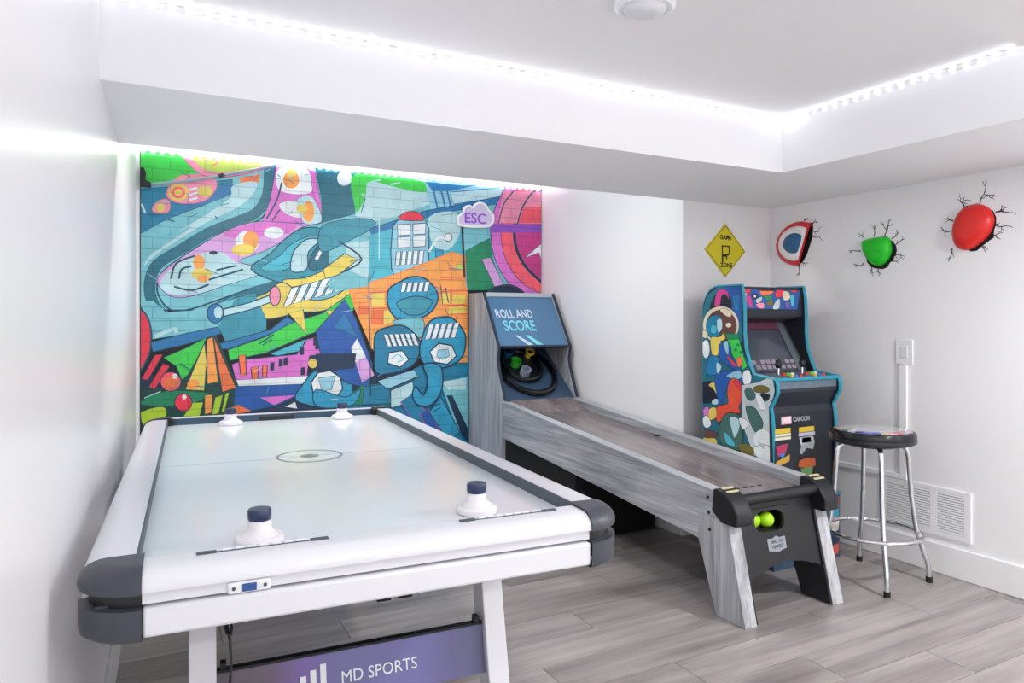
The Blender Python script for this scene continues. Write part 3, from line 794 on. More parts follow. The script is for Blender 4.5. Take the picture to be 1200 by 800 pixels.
# left wall (slanted), right wall, mural wall, return, forward wall, wall behind with a wide window added for light
zc = 2.4
struct('wall_left', MB().hexa([(xl(YR)-.12,YR,-.1),(xl(YR),YR,-.1),(xl(YB),YB,-.1),(xl(YB)-.12,YB,-.1),(xl(YR)-.12,YR,zc),(xl(YR),YR,zc),(xl(YB),YB,zc),(xl(YB)-.12,YB,zc)]), WALL)
struct('wall_right', MB().box(XR, XR+.12, YR, YF+.12, -.1, zc), WALL)
struct('wall_back', MB().box(-.3, XB+.12, YB, YB+.12, -.1, zc), WALL)
struct('wall_return', MB().box(XB, XB+.12, YF+.12, YB, -.1, zc), WALL)
struct('wall_forward', MB().box(XB, XR, YF, YF+.12, -.1, zc), WALL)
wr = MB()
wr.box(-.4, 0.25, YR-.12, YR, -.1, zc); wr.box(3.0, XR+.12, YR-.12, YR, -.1, zc); wr.box(0.25, 3.0, YR-.12, YR, -.1, .35); wr.box(0.25, 3.0, YR-.12, YR, 1.85, zc)
struct('wall_rear', wr, WALL)
wf = MB()
for a in (0.25, 1.145, 2.06, 2.96): wf.box(a, a+.04, YR-.09, YR-.04, .35, 1.85)
wf.box(.25, 3.0, YR-.09, YR-.04, .35, .39); wf.box(.25, 3.0, YR-.09, YR-.04, 1.81, 1.85)
struct('window_1', wf, TRIM)  # unseen window, added so the world light enters from behind the camera

# ceilings and bulkheads round the tray
struct('ceiling', MB().box(-.4, XE+.01, YN-.01, YE+.01, ZT, ZT+.12), CEIL)
struct('ceiling_alcove', MB().box(-.3, XB, YF-.02, YB, ZA, ZA+.1), CEIL)
struct('trim_1', MB().hexa([(xl(YE),YE,ZS),(XR,YE,ZS),(XR,YF,ZS),(xl(YF),YF,ZS),(xl(YE),YE,zc),(XR,YE,zc),(XR,YF,zc),(xl(YF),YF,zc)]), CEIL)
struct('trim_2', MB().box(XE, XR, YN, YE, ZS, zc), CEIL)
struct('trim_3', MB().box(-.4, XR, YR, YN, ZS, zc), CEIL)

# baseboards
def bb(name, mb): struct(name, mb, TRIM, bevel=.004)
bb('baseboard_right', MB().box(XR-.014, XR, YR, YF, 0, .143))
bb('baseboard_forward', MB().box(XB, XR-.014, YF-.014, YF, 0, .143))
bb('baseboard_return', MB().box(XB-.014, XB, YF, YB-.014, 0, .143))
bb('baseboard_back', MB().box(.03, XB-.014, YB-.014, YB, 0, .125))
bb('baseboard_left', MB().hexa([(xl(YR),YR,0),(xl(YR)+.014,YR,0),(xl(YB-.014)+.014,YB-.014,0),(xl(YB-.014),YB-.014,0),(xl(YR),YR,.143),(xl(YR)+.014,YR,.143),(xl(YB-.014)+.014,YB-.014,.143),(xl(YB-.014),YB-.014,.143)]))

# ------------------------------------------------------------------ LED strips
def led_strip(label, p0, p1, n, nrm, strength, r=.008, dome=False, group='white LED strips'):
    """a tape with n diodes from p0 to p1; nrm = outward normal of its wall"""
    p0, p1, nrm = Vector(p0), Vector(p1), Vector(nrm)
    t = thing('led_strip', p0, label, 'light strip', group)
    d = (p1-p0); u = d.normalized(); w = u.cross(nrm).normalized()
    def P(a, b, c): return tuple(p0 + u*a + w*b + nrm*c)
    mb = MB(); h = .005; L = d.length
    mb.hexa([P(0,-h,0),P(L,-h,0),P(L,h,0),P(0,h,0),P(0,-h,.002),P(L,-h,.002),P(L,h,.002),P(0,h,.002)])
    build('tape', mb, mat('led_tape', (240,240,240), .5), t)
    lm = mat('led_glow_%d' % strength, (255,255,255), .4, emit=(247,249,255), estr=strength)
    mb = MB()
    prof = [(r,0),(r,.004),(r*.75,.007),(0,.0085)] if dome else [(r,0),(r,.005),(r*.9,.0055),(0,.0055)]
    mb.lathe(prof, seg=10, fn=lambda x,y,z: tuple(u*x + w*y + nrm*(z+.002)))
    first = build('diode', mb, lm, t, local=True, smooth=True)
    if not dome:                                   # flat diode: only the front face shines
        first.data.materials.append(mat('diode_housing', (238,238,240), .5))
        for f in first.data.polygons:
            f.use_smooth = False
            if f.normal.dot(nrm) < .95: f.material_index = 1
    for i in range(n):
        o = first if i == 0 else dup(first, t)
        o.location = u * (L*(i+.5)/n)
    return t
led_strip('LED strip along the far edge of the ceiling tray', (xl(YE)+.005, YE, ZT-.012), (XE-.005, YE, ZT-.012), 54, (0,-1,0), LED_STRENGTH)
led_strip('LED strip along the right edge of the ceiling tray', (XE, YE-.01, ZT-.012), (XE, YN+.01, ZT-.012), 27, (-1,0,0), LED_STRENGTH)
led_strip('LED strip above the graffiti mural', (xl(YB)+.01, YB-.018, 2.206), (XB-.01, YB-.018, 2.206), 53, (0,-1,0), MURAL_LED_STRENGTH, .0125, True)
led_strip('LED strip along the near edge of the ceiling tray, hidden by the low ceiling', (XE-.01, YN, ZT-.012), (xl(YN)+.01, YN, ZT-.012), 52, (0,1,0), ADDED_LED_STRENGTH)  # extra strip out of view, added to brighten tray and room

# unseen downlights added to brighten the room: the low ceiling on the camera's side, and the alcove ceiling behind the bulkhead
for (x, yy, zz, pw_, lab) in ((.7,.25,ZS,ADDED_DOWNLIGHT_POWER*.2,'recessed downlight above the near end of the air hockey table'), (2.85,.45,ZS,ADDED_DOWNLIGHT_POWER*2.1,'recessed downlight in the low ceiling near the right side of the camera'),
                         (.7,-1.2,ZS,ADDED_DOWNLIGHT_POWER,'recessed downlight by the rear window on the left'), (2.3,-1.2,ZS,ADDED_DOWNLIGHT_POWER*1.2,'recessed downlight by the rear window on the right'),
                         (.75,3.38,ZA,ALCOVE_FILL_POWER,'recessed downlight in the alcove ceiling in front of the mural'), (1.75,3.38,ZA,ALCOVE_FILL_POWER*.8,'recessed downlight in the alcove ceiling above the ball machine')):
    t = thing('recessed_downlight', (x, yy, zz), lab, 'ceiling light', 'recessed downlights')
    build('trim_ring', MB().lathe([(.055,-.001),(.075,-.003),(.078,0)], c=(x,yy,zz), seg=24), TRIM, t, smooth=True)
    build('lens', MB().lathe([(0,-.0012),(.055,-.0012)], c=(x,yy,zz), seg=24), mat('downlight_lens', (255,255,255), .4, emit=(255,250,244), estr=8), t)
    ld = bpy.data.lights.new('downlight', 'AREA'); ld.shape = 'DISK'; ld.size = .11; ld.energy = pw_; ld.color = (1, .985, .96)  # area lamp of the added downlight
    lo = bpy.data.objects.new('downlight_lamp', ld); lo.location = (0,0,-.006); COL.objects.link(lo); lo.parent = t

# round fixture on the tray ceiling
t = thing('ceiling_fixture', (1.31, 1.645, ZT), 'round white fixture on the tray ceiling near the top of the picture', 'ceiling fixture')
build('base_ring', MB().lathe([(.088,0),(.088,-.012),(.078,-.02),(.066,-.02)], c=(1.31,1.645,ZT), seg=32), WHITE, t, smooth=True)
build('dome', MB().lathe([(.066,-.018),(.055,-.03),(.03,-.036),(0,-.038)], c=(1.31,1.645,ZT), seg=32), mat('frosted', (225,226,230), .5), t, smooth=True)

# ------------------------------------------------------------------ mural
mu = thing('graffiti_mural', (0, YB, 0), 'large colourful graffiti style mural covering the alcove wall', 'mural')
X0M, X1M, Z0M, Z1M = .03, 2.728, .13, 2.212
build('backing_sheet', MB().box(X0M, X1M, YB-.003, YB-.0005, Z0M, Z1M), mat('mural_edge', (20,24,30), .6), mu)
print_mesh('printed_artwork', MURAL_ART, PALETTE, lambda u, v, w: (u, -.0032-w, v), print_mat('mural_print', .42, brick=True), mu,
           [(-1,0,-X0M-.004),(1,0,X1M),(0,-1,-Z0M),(0,1,Z1M)], step=.00003)

# cloud shaped sign on the mural, thin rod with its bracket
CLOUD = [(2.043,1.892),(2.036,1.915),(2.036,1.943),(2.062,1.968),(2.077,1.983),(2.08,2.007),(2.099,2.024),(2.125,2.031),(2.152,2.021),(2.167,2.041),(2.197,2.057),(2.228,2.058),(2.255,2.044),(2.267,2.021),(2.29,1.998),(2.313,1.975),(2.313,1.94),(2.298,1.911),(2.267,1.894),(2.175,1.886),(2.099,1.885)]
cl = thing('cloud_sign', (2.17, 4.65, 1.885), 'small white cloud shaped sign with purple graffiti letters on the mural', 'sign')
CS = catmull(CLOUD)
build('plate', MB().prism(CS, lambda u,v,w: (u,w,v), 4.655, 4.662), mat('cloud_lilac', (214,206,236), .4), cl)
build('outline', MB().tube([(u,4.653,v) for u,v in CS], .009, 8, True), mat('cloud_white', (250,250,252), .4), cl, smooth=True)
PURP = mat('cloud_purple', (160,80,215), .4)
lettering('letters', 'ESC', .105, PURP, cl, lambda u,v,w: (u, .002-w, .058+v), .002, sx=1.0, bold=.001)

rd = thing('wall_rod', (.03, 4.64, 2.0), 'thin grey rod on a black bracket crossing the top left of the mural', 'rod')
build('rod', MB().tube([(.075,4.63,2.0),(.27,4.63,2.037),(.46,4.63,2.086),(.636,4.635,2.138),(.784,4.64,2.183)], .0085, 10), mat('rod_grey', (150,172,180), .35), rd, smooth=True)
build('bracket', MB().prism([(.034,1.985),(.034,2.095),(.05,2.095),(.062,2.06),(.058,2.025),(.088,2.012),(.088,1.985)], lambda u,v,w: (u,w,v), 4.615, 4.652), BLACK, rd, bevel=.003)
build('clip', MB().prism([(.46,2.068),(.445,2.09),(.47,2.104),(.49,2.09)], lambda u,v,w: (u,w,v), 4.617, 4.645), BLACK, rd)

# ------------------------------------------------------------------ air hockey table
TW, TL, TZ = 1.06, 2.09, .80
TPH = .0632
tb = thing('air_hockey_table', (-.0886, 1.3335, 0), 'long white air hockey table with black rounded corners beside the left wall', 'game table', rz=-TPH)
PI = math.pi
CR_ = .10     # corner square
def tbuild(*a, **k): return build(*a, local=True, **k)
# rails: rounded outside profile (u from outside inwards, z)
def rail_profile(h=0.0):
    p = [(.0,.7655)]
    for k in range(7):
        a = PI - PI/2*k/6
        p.append((.042+.042*math.cos(a), .772+.028*math.sin(a)))
    p += [(.085,.80),(.085,.7655)]
    return p
RP = rail_profile()
tbuild('end_rail', MB().prism(RP, lambda u,v,w: (w,u,v), CR_, TW-CR_), TABLE_WHITE, tb, smooth=True)
tbuild('end_rail', MB().prism(RP, lambda u,v,w: (w,TL-u,v), CR_, TW-CR_), TABLE_WHITE, tb, smooth=True)
tbuild('side_rail', MB().prism(RP, lambda u,v,w: (u,w,v), CR_, TL-CR_), TABLE_WHITE, tb, smooth=True)
tbuild('side_rail', MB().prism(RP, lambda u,v,w: (TW-u,w,v), CR_, TL-CR_), TABLE_WHITE, tb, smooth=True)
# recessed band, dark seam, lower apron
for nm, i0, z0, z1, m, bv in (('recessed_band', .010, .7445, .7655, TABLE_WHITE, 0), ('apron_board', .0, .690, .740, TABLE_WHITE, .006)):
    tbuild(nm, MB().box(CR_, TW-CR_, i0, .04, z0, z1), m, tb, bevel=bv)
    tbuild(nm, MB().box(CR_, TW-CR_, TL-.04, TL-i0, z0, z1), m, tb, bevel=bv)
    tbuild(nm, MB().box(i0, .04, CR_, TL-CR_, z0, z1), m, tb, bevel=bv)
    tbuild(nm, MB().box(TW-.04, TW-i0, CR_, TL-CR_, z0, z1), m, tb, bevel=bv)
tbuild('cabinet_floor', MB().box(.03, TW-.03, .03, TL-.03, .70, .744), CHAR, tb)
# corner caps
for cx, cy, a in ((CR_,CR_,PI), (TW-CR_,CR_,1.5*PI), (TW-CR_,TL-CR_,0), (CR_,TL-CR_,.5*PI)):
    cap = MB()
    prof = [(.098,.7635),(.1035,.7645)]
    for k in range(8):
        b_ = PI/2*k/7
        prof.append((.0585+.0455*math.cos(b_), .771+.033*math.sin(b_)))
    prof += [(.012,.8045),(0,.8045)]
    cap.lathe(prof, c=(cx,cy,0), seg=12, a0=a, a1=a+PI/2)
    c1 = tbuild('corner_cap', cap, CHAR, tb, smooth=True)
    tbuild('cap_neck', MB().lathe([(.087,.739),(.087,.765)], c=(cx,cy,0), seg=12, a0=a, a1=a+PI/2), mat('neck_black',(30,32,40),.35), c1, smooth=True)
    tbuild('cap_skirt', MB().lathe([(.06,.684),(.094,.684),(.1015,.690),(.103,.70),(.103,.739),(.086,.7395)], c=(cx,cy,0), seg=12, a0=a, a1=a+PI/2), CHAR, c1, smooth=True)
# playing surface and its markings
tbuild('playfield', MB().box(.08, TW-.08, .08, TL-.08, .744, .772), PLAY, tb)
MARK = mat('marking_grey', (120,128,138), .3)
tbuild('centre_line', MB().box(.086, TW-.086, TL/2+.03, TL/2+.036, .772, .7724), mat('line_pale',(168,178,186),.3), tb)
def ring(cx, cy, r0, r1, z, n=40):
    mb = MB(); A=[mb.bm.verts.new((cx+r0*math.cos(2*PI*k/n), cy+r0*math.sin(2*PI*k/n), z)) for k in range(n)]; B=[mb.bm.verts.new((cx+r1*math.cos(2*PI*k/n), cy+r1*math.sin(2*PI*k/n), z)) for k in range(n)]
    for k in range(n): mb.bm.faces.new([A[k],B[k],B[(k+1)%n],A[(k+1)%n]])
    return mb
tbuild('centre_circle', ring(TW/2, TL/2+.033, .098, .106, .7726), MARK, tb)
tbuild('centre_dot', MB().lathe([(.03,.7726),(0,.7726)], c=(TW/2,TL/2+.033,0), seg=20), MARK, tb)
# inner bumper strips
tbuild('bumper_strip', MB().box(TW-.089, TW-.085, .10, TL-.09, .772, .799), SLATE, tb)
tbuild('bumper_strip', MB().box(.085, .089, .10, TL-.09, .772, .799), SLATE, tb)
tbuild('bumper_strip', MB().box(.09, TW-.09, TL-.089, TL-.085, .772, .799), mat('slate_blue',(50,78,100),.45), tb)
tbuild('bumper_strip', MB().box(.09, TW-.09, .085, .089, .772, .785), TABLE_WHITE, tb)
tbuild('goal_slot', MB().box(.45, .60, .0895, .093, .7722, .7745), SLATE, tb, bevel=.001)
tbuild('goal_slot', MB().box(.45, .60, TL-.093, TL-.0895, .7722, .79), BLACK, tb, bevel=.001)
for x in (.087, TW-.087-.024):
    tbuild('far_corner_block', MB().box(x, x+.024, TL-.112, TL-.08, .774, .8015), BLACK, tb, bevel=.003)
# score sliders on the near rail
for x0, x1 in ((.189,.409),(.689,.902)):
    s_ = tbuild('score_slider', MB().box(x0, x1, .0635, .0675, .7995, .8012), SLATE, tb)
    for a, b in ((x0-.006, x0+.028), (x1-.028, x1+.006)):
        tbuild('slider_end', MB().box(a, b, .060, .0735, .7995, .803), SLATE, s_, bevel=.002)
    for k in range(7):
        xx = x0+.034+(x1-x0-.068)*(k+.5)/7
        tbuild('score_bead', MB().box(xx-.008, xx+.008, .0665, .073, .7998, .8038), WHITE, s_, bevel=.0015)
# power plate
pp = tbuild('power_plate', MB().box(.232, .304, .003, .012, .741, .762), WHITE, tb, bevel=.004)
tbuild('rocker_switch', MB().box(.256, .280, .000, .006, .7445, .758), mat('switch_blue',(46,86,150),.3), pp, bevel=.001)
for x in (.242, .294): tbuild('screw', MB().lathe([(.003,.0),(.003,.003),(0,.003)], seg=10, fn=lambda a,b,c,x=x: (x+a, .003-c, .7515+b)), mat('screw_grey',(80,84,92),.4,.6), pp)
# legs lean forward under each end
def legpair(y_top, y_bot, sgn):
    for xc in (.197, TW-.197):
        lg = tbuild('leg', MB().hexa([(xc-.027,y_bot,0),(xc+.027,y_bot,0),(xc+.027,y_bot+sgn*.07,0),(xc-.027,y_bot+sgn*.07,0),(xc-.027,y_top,.70),(xc+.027,y_top,.70),(xc+.027,y_top+sgn*.07,.70),(xc-.027,y_top+sgn*.07,.70)]), TABLE_WHITE, tb, bevel=.003)
        f_ = tbuild('foot_pad', MB().lathe([(.026,0),(.026,.006),(.012,.012)], c=(xc, y_bot+sgn*.035, 0), seg=14), RUBBER, lg)
legpair(.355, .20, 1); legpair(TL-.355, TL-.20, -1)
def lean(z): return .20 + (.355-.20)*z/.70
def panel_print():
    m = bpy.data.materials.new('panel_print'); m.use_nodes = True; nt = m.node_tree; b = nt.nodes['Principled BSDF']
    tc = nt.nodes.new('ShaderNodeTexCoord'); sp = nt.nodes.new('ShaderNodeSeparateXYZ'); nt.links.new(tc.outputs['Object'], sp.inputs[0])
    mr = nt.nodes.new('ShaderNodeMapRange'); mr.inputs['From Min'].default_value = .22; mr.inputs['From Max'].default_value = .85
    rp = nt.nodes.new('ShaderNodeValToRGB'); e = rp.color_ramp.elements
    e[0].position = 0; e[0].color = (*lin((96,88,100)),1); e[1].position = 1; e[1].color = (*lin((92,96,128)),1)
    for p, c in ((.18,(104,90,108)),(.3,(120,98,170)),(.4,(110,110,160)),(.7,(116,112,170)),(.85,(100,98,140))):
        q = e.new(p); q.color = (*lin(c),1)
    nt.links.new(sp.outputs['X'], mr.inputs['Value']); nt.links.new(mr.outputs['Result'], rp.inputs['Fac']); nt.links.new(rp.outputs['Color'], b.inputs['Base Color'])
    b.inputs['Roughness'].default_value = .35
    return m
PPM = panel_print()
for sgn, fy in ((1, lambda z: lean(z)+.02), (-1, lambda z: TL-lean(z)-.02)):
    z0, z1 = .352, .462
    pn = tbuild('leg_panel', MB().hexa([(.224,fy(z0),z0),(TW-.224,fy(z0),z0),(TW-.224,fy(z0)+sgn*.015,z0),(.224,fy(z0)+sgn*.015,z0),(.224,fy(z1),z1),(TW-.224,fy(z1),z1),(TW-.224,fy(z1)+sgn*.015,z1),(.224,fy(z1)+sgn*.015,z1)]), PPM, tb)
    tbuild('panel_edge', MB().box(.224, TW-.224, fy(z1)-.002 if sgn>0 else fy(z1)-.015, fy(z1)+.017 if sgn>0 else fy(z1)+.002, z1, z1+.006), BLACK, pn)
    for xx in (.232, TW-.244): tbuild('corner_bracket', MB().box(xx, xx+.012, min(fy(z1),fy(z1)+sgn*.02), max(fy(z1),fy(z1)+sgn*.02), z1+.006, z1+.02), BLACK, pn)
    if sgn > 0:
        fm = lambda u,v,w: (u, fy(.405+v)-.0012-w, .405+v)
        lettering('brand_lettering', 'MD SPORTS', .036, WHITE, pn, lambda u,v,w: fm(u+.575, v, w), .0004, sx=.95, bold=0)
        for k in range(3):
            x = .396+.022*k; h = .021+.0045*k
            tbuild('logo_bar', MB().hexa([(x,fy(.38)-.0016,.382),(x+.013,fy(.38)-.0016,.382),(x+.013,fy(.38),.382),(x,fy(.38),.382),(x,fy(.38+2*h)-.0016,.382+2*h),(x+.013,fy(.38+2*h)-.0016,.382+2*h),(x+.013,fy(.38+2*h),.382+2*h),(x,fy(.38+2*h),.382+2*h)]), WHITE, pn)
# blower and power cord
bl = tbuild('blower', MB().box(.60, .70, .46, .56, .52, .70), BLACK, tb, bevel=.008)
tbuild('blower_foot', MB().box(.605,.64,.455,.50,.505,.53), BLACK, bl); tbuild('blower_foot', MB().box(.66,.695,.455,.50,.505,.53), BLACK, bl)
pc = []
for k in range(24):
    a = k*.9; pc.append((.246+.008*math.cos(a), .30+.01*math.sin(a*1.3), .69-.006*k+.022*math.sin(a)))
pc += [(.25,.295,.54),(.252,.29,.50),(.25,.285,.46),(.247,.28,.40),(.25,.30,.2),(.26,.36,.006),(.2,.6,.006)]
tbuild('power_cord', MB().tube(pc, .0032, 6), BLACK, tb, smooth=True)

# mallets
def tworld(x, y):
    c, s = math.cos(TPH), math.sin(TPH)
    return -.0886 + x*c + y*s, 1.3335 - x*s + y*c
MW = mat('mallet_white', (238,234,238), .35)
first = None
for (x, y, lab) in ((.30,.185,'white air hockey mallet with dark knob at the near left of the table'), (.779,.215,'white air hockey mallet with navy knob at the near right of the table'),
                    (.331,1.925,'white air hockey mallet at the far end, left one'), (.80,1.925,'white air hockey mallet at the far end, right one')):
    wx, wy = tworld(x, y)
    t = thing('mallet', (wx, wy, .7725), lab, 'mallet', 'air hockey mallets')
    if first is None:
        b1 = build('base', MB().lathe([(0,0),(.044,0),(.0475,.003),(.0475,.012),(.043,.016),(.038,.0165),(.034,.02),(.026,.025),(.023,.032),(.0225,.046),(0,.046)], seg=32), MW, t, local=True, smooth=True)
        b2 = build('knob', MB().lathe([(0,.046),(.0205,.046),(.0228,.05),(.0232,.064),(.0212,.0685),(.0,.0705)], seg=28), NAVY, t, local=True, smooth=True)
        first = (b1, b2)
    else:
        for q in first: dup(q, t)

# ------------------------------------------------------------------ roll-and-score ball machine
SX0, SX1 = 2.12, 2.70
sk = thing('ball_roll_machine', (2.41, 2.04, 0), 'grey wood grain arcade ball rolling machine with tilted lane and backboard', 'arcade game')
yzx = lambda u,v,w: (w,u,v)
# lane side rails
RAILP = [(2.205,.503),(4.112,.673),(4.16,.673),(4.16,.452),(2.305,.292),(2.305,.40),(2.15,.40)]
for a, b in ((SX0, SX0+.05), (SX1-.05, SX1)):
    r_ = build('lane_rail', MB().prism([(2.13,.497),(4.116,.673),(4.116,.449),(2.305,.293),(2.305,.40),(2.13,.40)], yzx, a, b), WOOD_Y, sk)
    xs = a-.001 if a == SX0 else b+.001
    for yy, zz in ((2.245,.478),(2.24,.415),(2.235,.345)):
        build('bolt', MB().lathe([(.007,0),(.007,.002),(.004,.003),(0,.003)], seg=12, fn=lambda p,q,h,xs=xs,yy=yy,zz=zz: (xs-h if xs<2.4 else xs+h, yy+p, zz+q)), BLACK, r_)
    build('top_trim', MB().hexa([(a-.003,2.21,.504),(b+.003,2.21,.504),(b+.003,4.112,.673),(a-.003,4.112,.673),(a-.003,2.21,.513),(b+.003,2.21,.513),(b+.003,4.112,.682),(a-.003,4.112,.682)]), wood('grey_laminate_pale', (150,154,162), (196,198,204), 'y') if 'grey_laminate_pale' not in MATS else MATS['grey_laminate_pale'], r_)
lz = lambda y: .503+(y-2.205)*.0892
bed = build('lane_bed', MB().hexa([(SX0+.05,2.175,lz(2.175)-.075),(SX1-.05,2.175,lz(2.175)-.075),(SX1-.05,4.14,lz(4.14)-.075),(SX0+.05,4.14,lz(4.14)-.075),(SX0+.05,2.175,lz(2.175)-.035),(SX1-.05,2.175,lz(2.175)-.035),(SX1-.05,4.14,lz(4.14)-.035),(SX0+.05,4.14,lz(4.14)-.035)]), LANE, sk)
for k in range(4):
    x = 2.33+.045*k; y_ = 2.30
    build('lane_mark', MB().box(x, x+.02, y_-.006, y_+.006, lz(y_)-.036, lz(y_)-.0335), BLACK, bed)
build('lane_mark', MB().box(2.62,2.648,3.19,3.23, lz(3.21)-.036, lz(3.21)-.032), BLACK, bed)
build('ramp', MB().hexa([(SX0+.05,3.93,lz(3.93)-.04),(SX1-.05,3.93,lz(3.93)-.04),(SX1-.05,4.12,lz(4.12)-.04),(SX0+.05,4.12,lz(4.12)-.04),(SX0+.05,3.93,lz(3.93)-.033),(SX1-.05,3.93,lz(3.93)-.033),(SX1-.05,4.12,.688),(SX0+.05,4.12,.688)]), LANE, sk)
# front legs, inner faces black
ly = lambda z: 2.04+.232*z
LEGP = [(2.04,0),(2.20,0),(2.305,.293),(2.305,.399),(ly(.399),.399)]
for a, b, ia, ib in ((SX0,SX0+.065,SX0+.065,SX0+.075), (SX1-.065,SX1,SX1-.075,SX1-.065)):
    lg = build('front_leg', MB().prism(LEGP, yzx, a, b), WOOD_Z, sk, bevel=.002)
    build('inner_panel', MB().prism([(2.045,.004),(2.195,.004),(2.30,.293),(2.30,.395),(ly(.395)+.005,.395)], yzx, ia, ib), BLACK, lg)
# front panel with oval opening and arched bottom edge
fr = lambda u,v,w: (u, ly(v)+.012+w, v)
oval = [(2.362+.088*math.copysign(abs(math.cos(a))**.7, math.cos(a)), .372+.043*math.copysign(abs(math.sin(a))**.8, math.sin(a))) for a in [2*PI*k/24 for k in range(24)]]
outer = [(SX0+.06,.478),(SX1-.06,.478)] + [(SX1-.06,.15)] + [(2.41+(.52-1.04*k/10)/2*.93, .15+.055*math.sin(PI*k/10)) for k in range(0,11)] + [(SX0+.06,.15)]
fp = build('front_panel', MB().prism(outer, fr, 0, .016, holes=[oval]), BLACK, sk)
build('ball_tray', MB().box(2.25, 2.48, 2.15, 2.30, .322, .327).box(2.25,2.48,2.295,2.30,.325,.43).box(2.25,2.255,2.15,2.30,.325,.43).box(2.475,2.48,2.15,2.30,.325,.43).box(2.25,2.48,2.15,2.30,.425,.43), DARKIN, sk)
build('front_bar', MB().tube([(SX0+.03,2.135,.478),(SX1-.03,2.135,.478)], .024, 14), BLACK, sk, smooth=True)
bd = build('badge', MB().prism([(2.328,.305),(2.36,.303),(2.38,.312),(2.40,.303),(2.432,.305),(2.432,.258),(2.40,.253),(2.38,.246),(2.36,.253),(2.328,.258)], fr, -.0025, 0), mat('badge_silver',(150,156,164),.35,.3), fp)
lettering('badge_lettering', 'HALL OF', .018, BLACK, bd, lambda u,v,w: (u+2.38-2.41, ly(.29+v)+.009-w-2.04, .29+v), .0004)
lettering('badge_lettering', 'GAMES', .02, BLACK, bd, lambda u,v,w: (u+2.38-2.41, ly(.27+v)+.009-w-2.04, .27+v), .0004)
# end caps on the rails
for a, b in ((SX0-.012, SX0+.075), (SX1-.075, SX1+.012)):
    cp = build('rail_end_cap', MB().prism([(2.205,.522),(2.215,.43),(2.16,.392),(2.075,.392),(2.07,.44),(2.10,.487),(2.14,.518),(2.17,.528)], yzx, a, b), BLACK, sk, bevel=.006)
    for yy in (2.135, 2.162): build('cap_stripe', MB().hexa([(a+.012,yy,.5168+(yy-2.135)*.3),(b-.012,yy,.5168+(yy-2.135)*.3),(b-.012,yy+.008,.52+(yy-2.135)*.3),(a+.012,yy+.008,.52+(yy-2.135)*.3),(a+.012,yy,.520+(yy-2.135)*.3),(b-.012,yy,.520+(yy-2.135)*.3),(b-.012,yy+.008,.5235+(yy-2.135)*.3),(a+.012,yy+.008,.5235+(yy-2.135)*.3)]), mat('stripe_sand',(196,186,150),.4), cp)
# base box under the lane and tower
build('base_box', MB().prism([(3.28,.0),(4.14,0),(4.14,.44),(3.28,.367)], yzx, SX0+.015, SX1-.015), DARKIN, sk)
TOWP = [(4.118,0),(4.65,0),(4.65,1.405),(4.433,1.402),(4.198,1.03),(4.215,.95),(4.20,.88),(4.112,.69)]
for a, b in ((SX0, SX0+.026), (SX1-.026, SX1)):
    tp = build('tower_side', MB().prism(TOWP, yzx, a, b), WOOD_Z, sk)
    e_ = [(u-.004,v) for u, v in TOWP[3:]]
    build('edge_band', MB().tube([((a+b)/2,u,v) for u, v in e_], .011, 6), mat('navy_edge',(30,46,66),.4), tp)
build('tower_back', MB().box(SX0+.026, SX1-.026, 4.635, 4.65, 0, 1.40), BLACK, sk)
build('top_board', MB().hexa([(SX0+.026,4.425,1.378),(SX1-.026,4.425,1.378),(SX1-.026,4.65,1.378),(SX0+.026,4.65,1.378),(SX0+.026,4.425,1.406),(SX1-.026,4.425,1.406),(SX1-.026,4.65,1.406),(SX0+.026,4.65,1.406)]), mat('silver_bar',(176,186,194),.3), sk)
# blue display window, slanted
def dp(u, s, w):      # u across, s 0..1 down the slope, w outwards
    y0, z0, y1, z1 = 4.430, 1.376, 4.203, 1.036
    L = math.hypot(y1-y0, z1-z0); ny, nz = (z1-z0)/L, -(y1-y0)/L
    return (u, y0+(y1-y0)*s+ny*w, z0+(z1-z0)*s+nz*w)
def dbox(u0,u1,s0,s1,w0,w1): return MB().hexa([dp(u0,s1,w1),dp(u1,s1,w1),dp(u1,s1,w0),dp(u0,s1,w0),dp(u0,s0,w1),dp(u1,s0,w1),dp(u1,s0,w0),dp(u0,s0,w0)])
dw = build('display_window', dbox(SX0+.026, SX1-.026, 0, 1, -.012, 0), mat('blue_acrylic',(70,116,156),.07,coat=.6), sk)
build('lower_lip', dbox(SX0+.026, SX1-.026, .985, 1.02, -.014, .006), mat('navy_edge'), dw)
loc = lambda p: (p[0]-2.41, p[1]-2.04, p[2])
LT1 = mat('letter_pale',(196,214,228),.3); LT2 = mat('letter_cyan',(120,210,226),.3)
LH = math.hypot(.227,.34)
lettering('display_lettering', 'ROLL AND', .10, LT1, dw, lambda u,v,w: loc(dp(2.325+u, .36-v/LH, .0012+w)), .0005, sx=.60, bold=.0015)
lettering('display_lettering', 'SCORE', .12, LT2, dw, lambda u,v,w: loc(dp(2.34+u, .60-v/LH, .0012+w)), .0005, sx=.66, bold=.002)
build('display_stripe', MB().prism([(2.28,.78),(2.30,.78),(2.40,.97),(2.36,.97)], lambda u,v,w: dp(u,v,w), .0003, .0015), LT1, dw)
build('display_stripe', MB().prism([(2.36,.78),(2.385,.78),(2.48,.97),(2.43,.97)], lambda u,v,w: dp(u,v,w), .0003, .0015), LT2, dw)
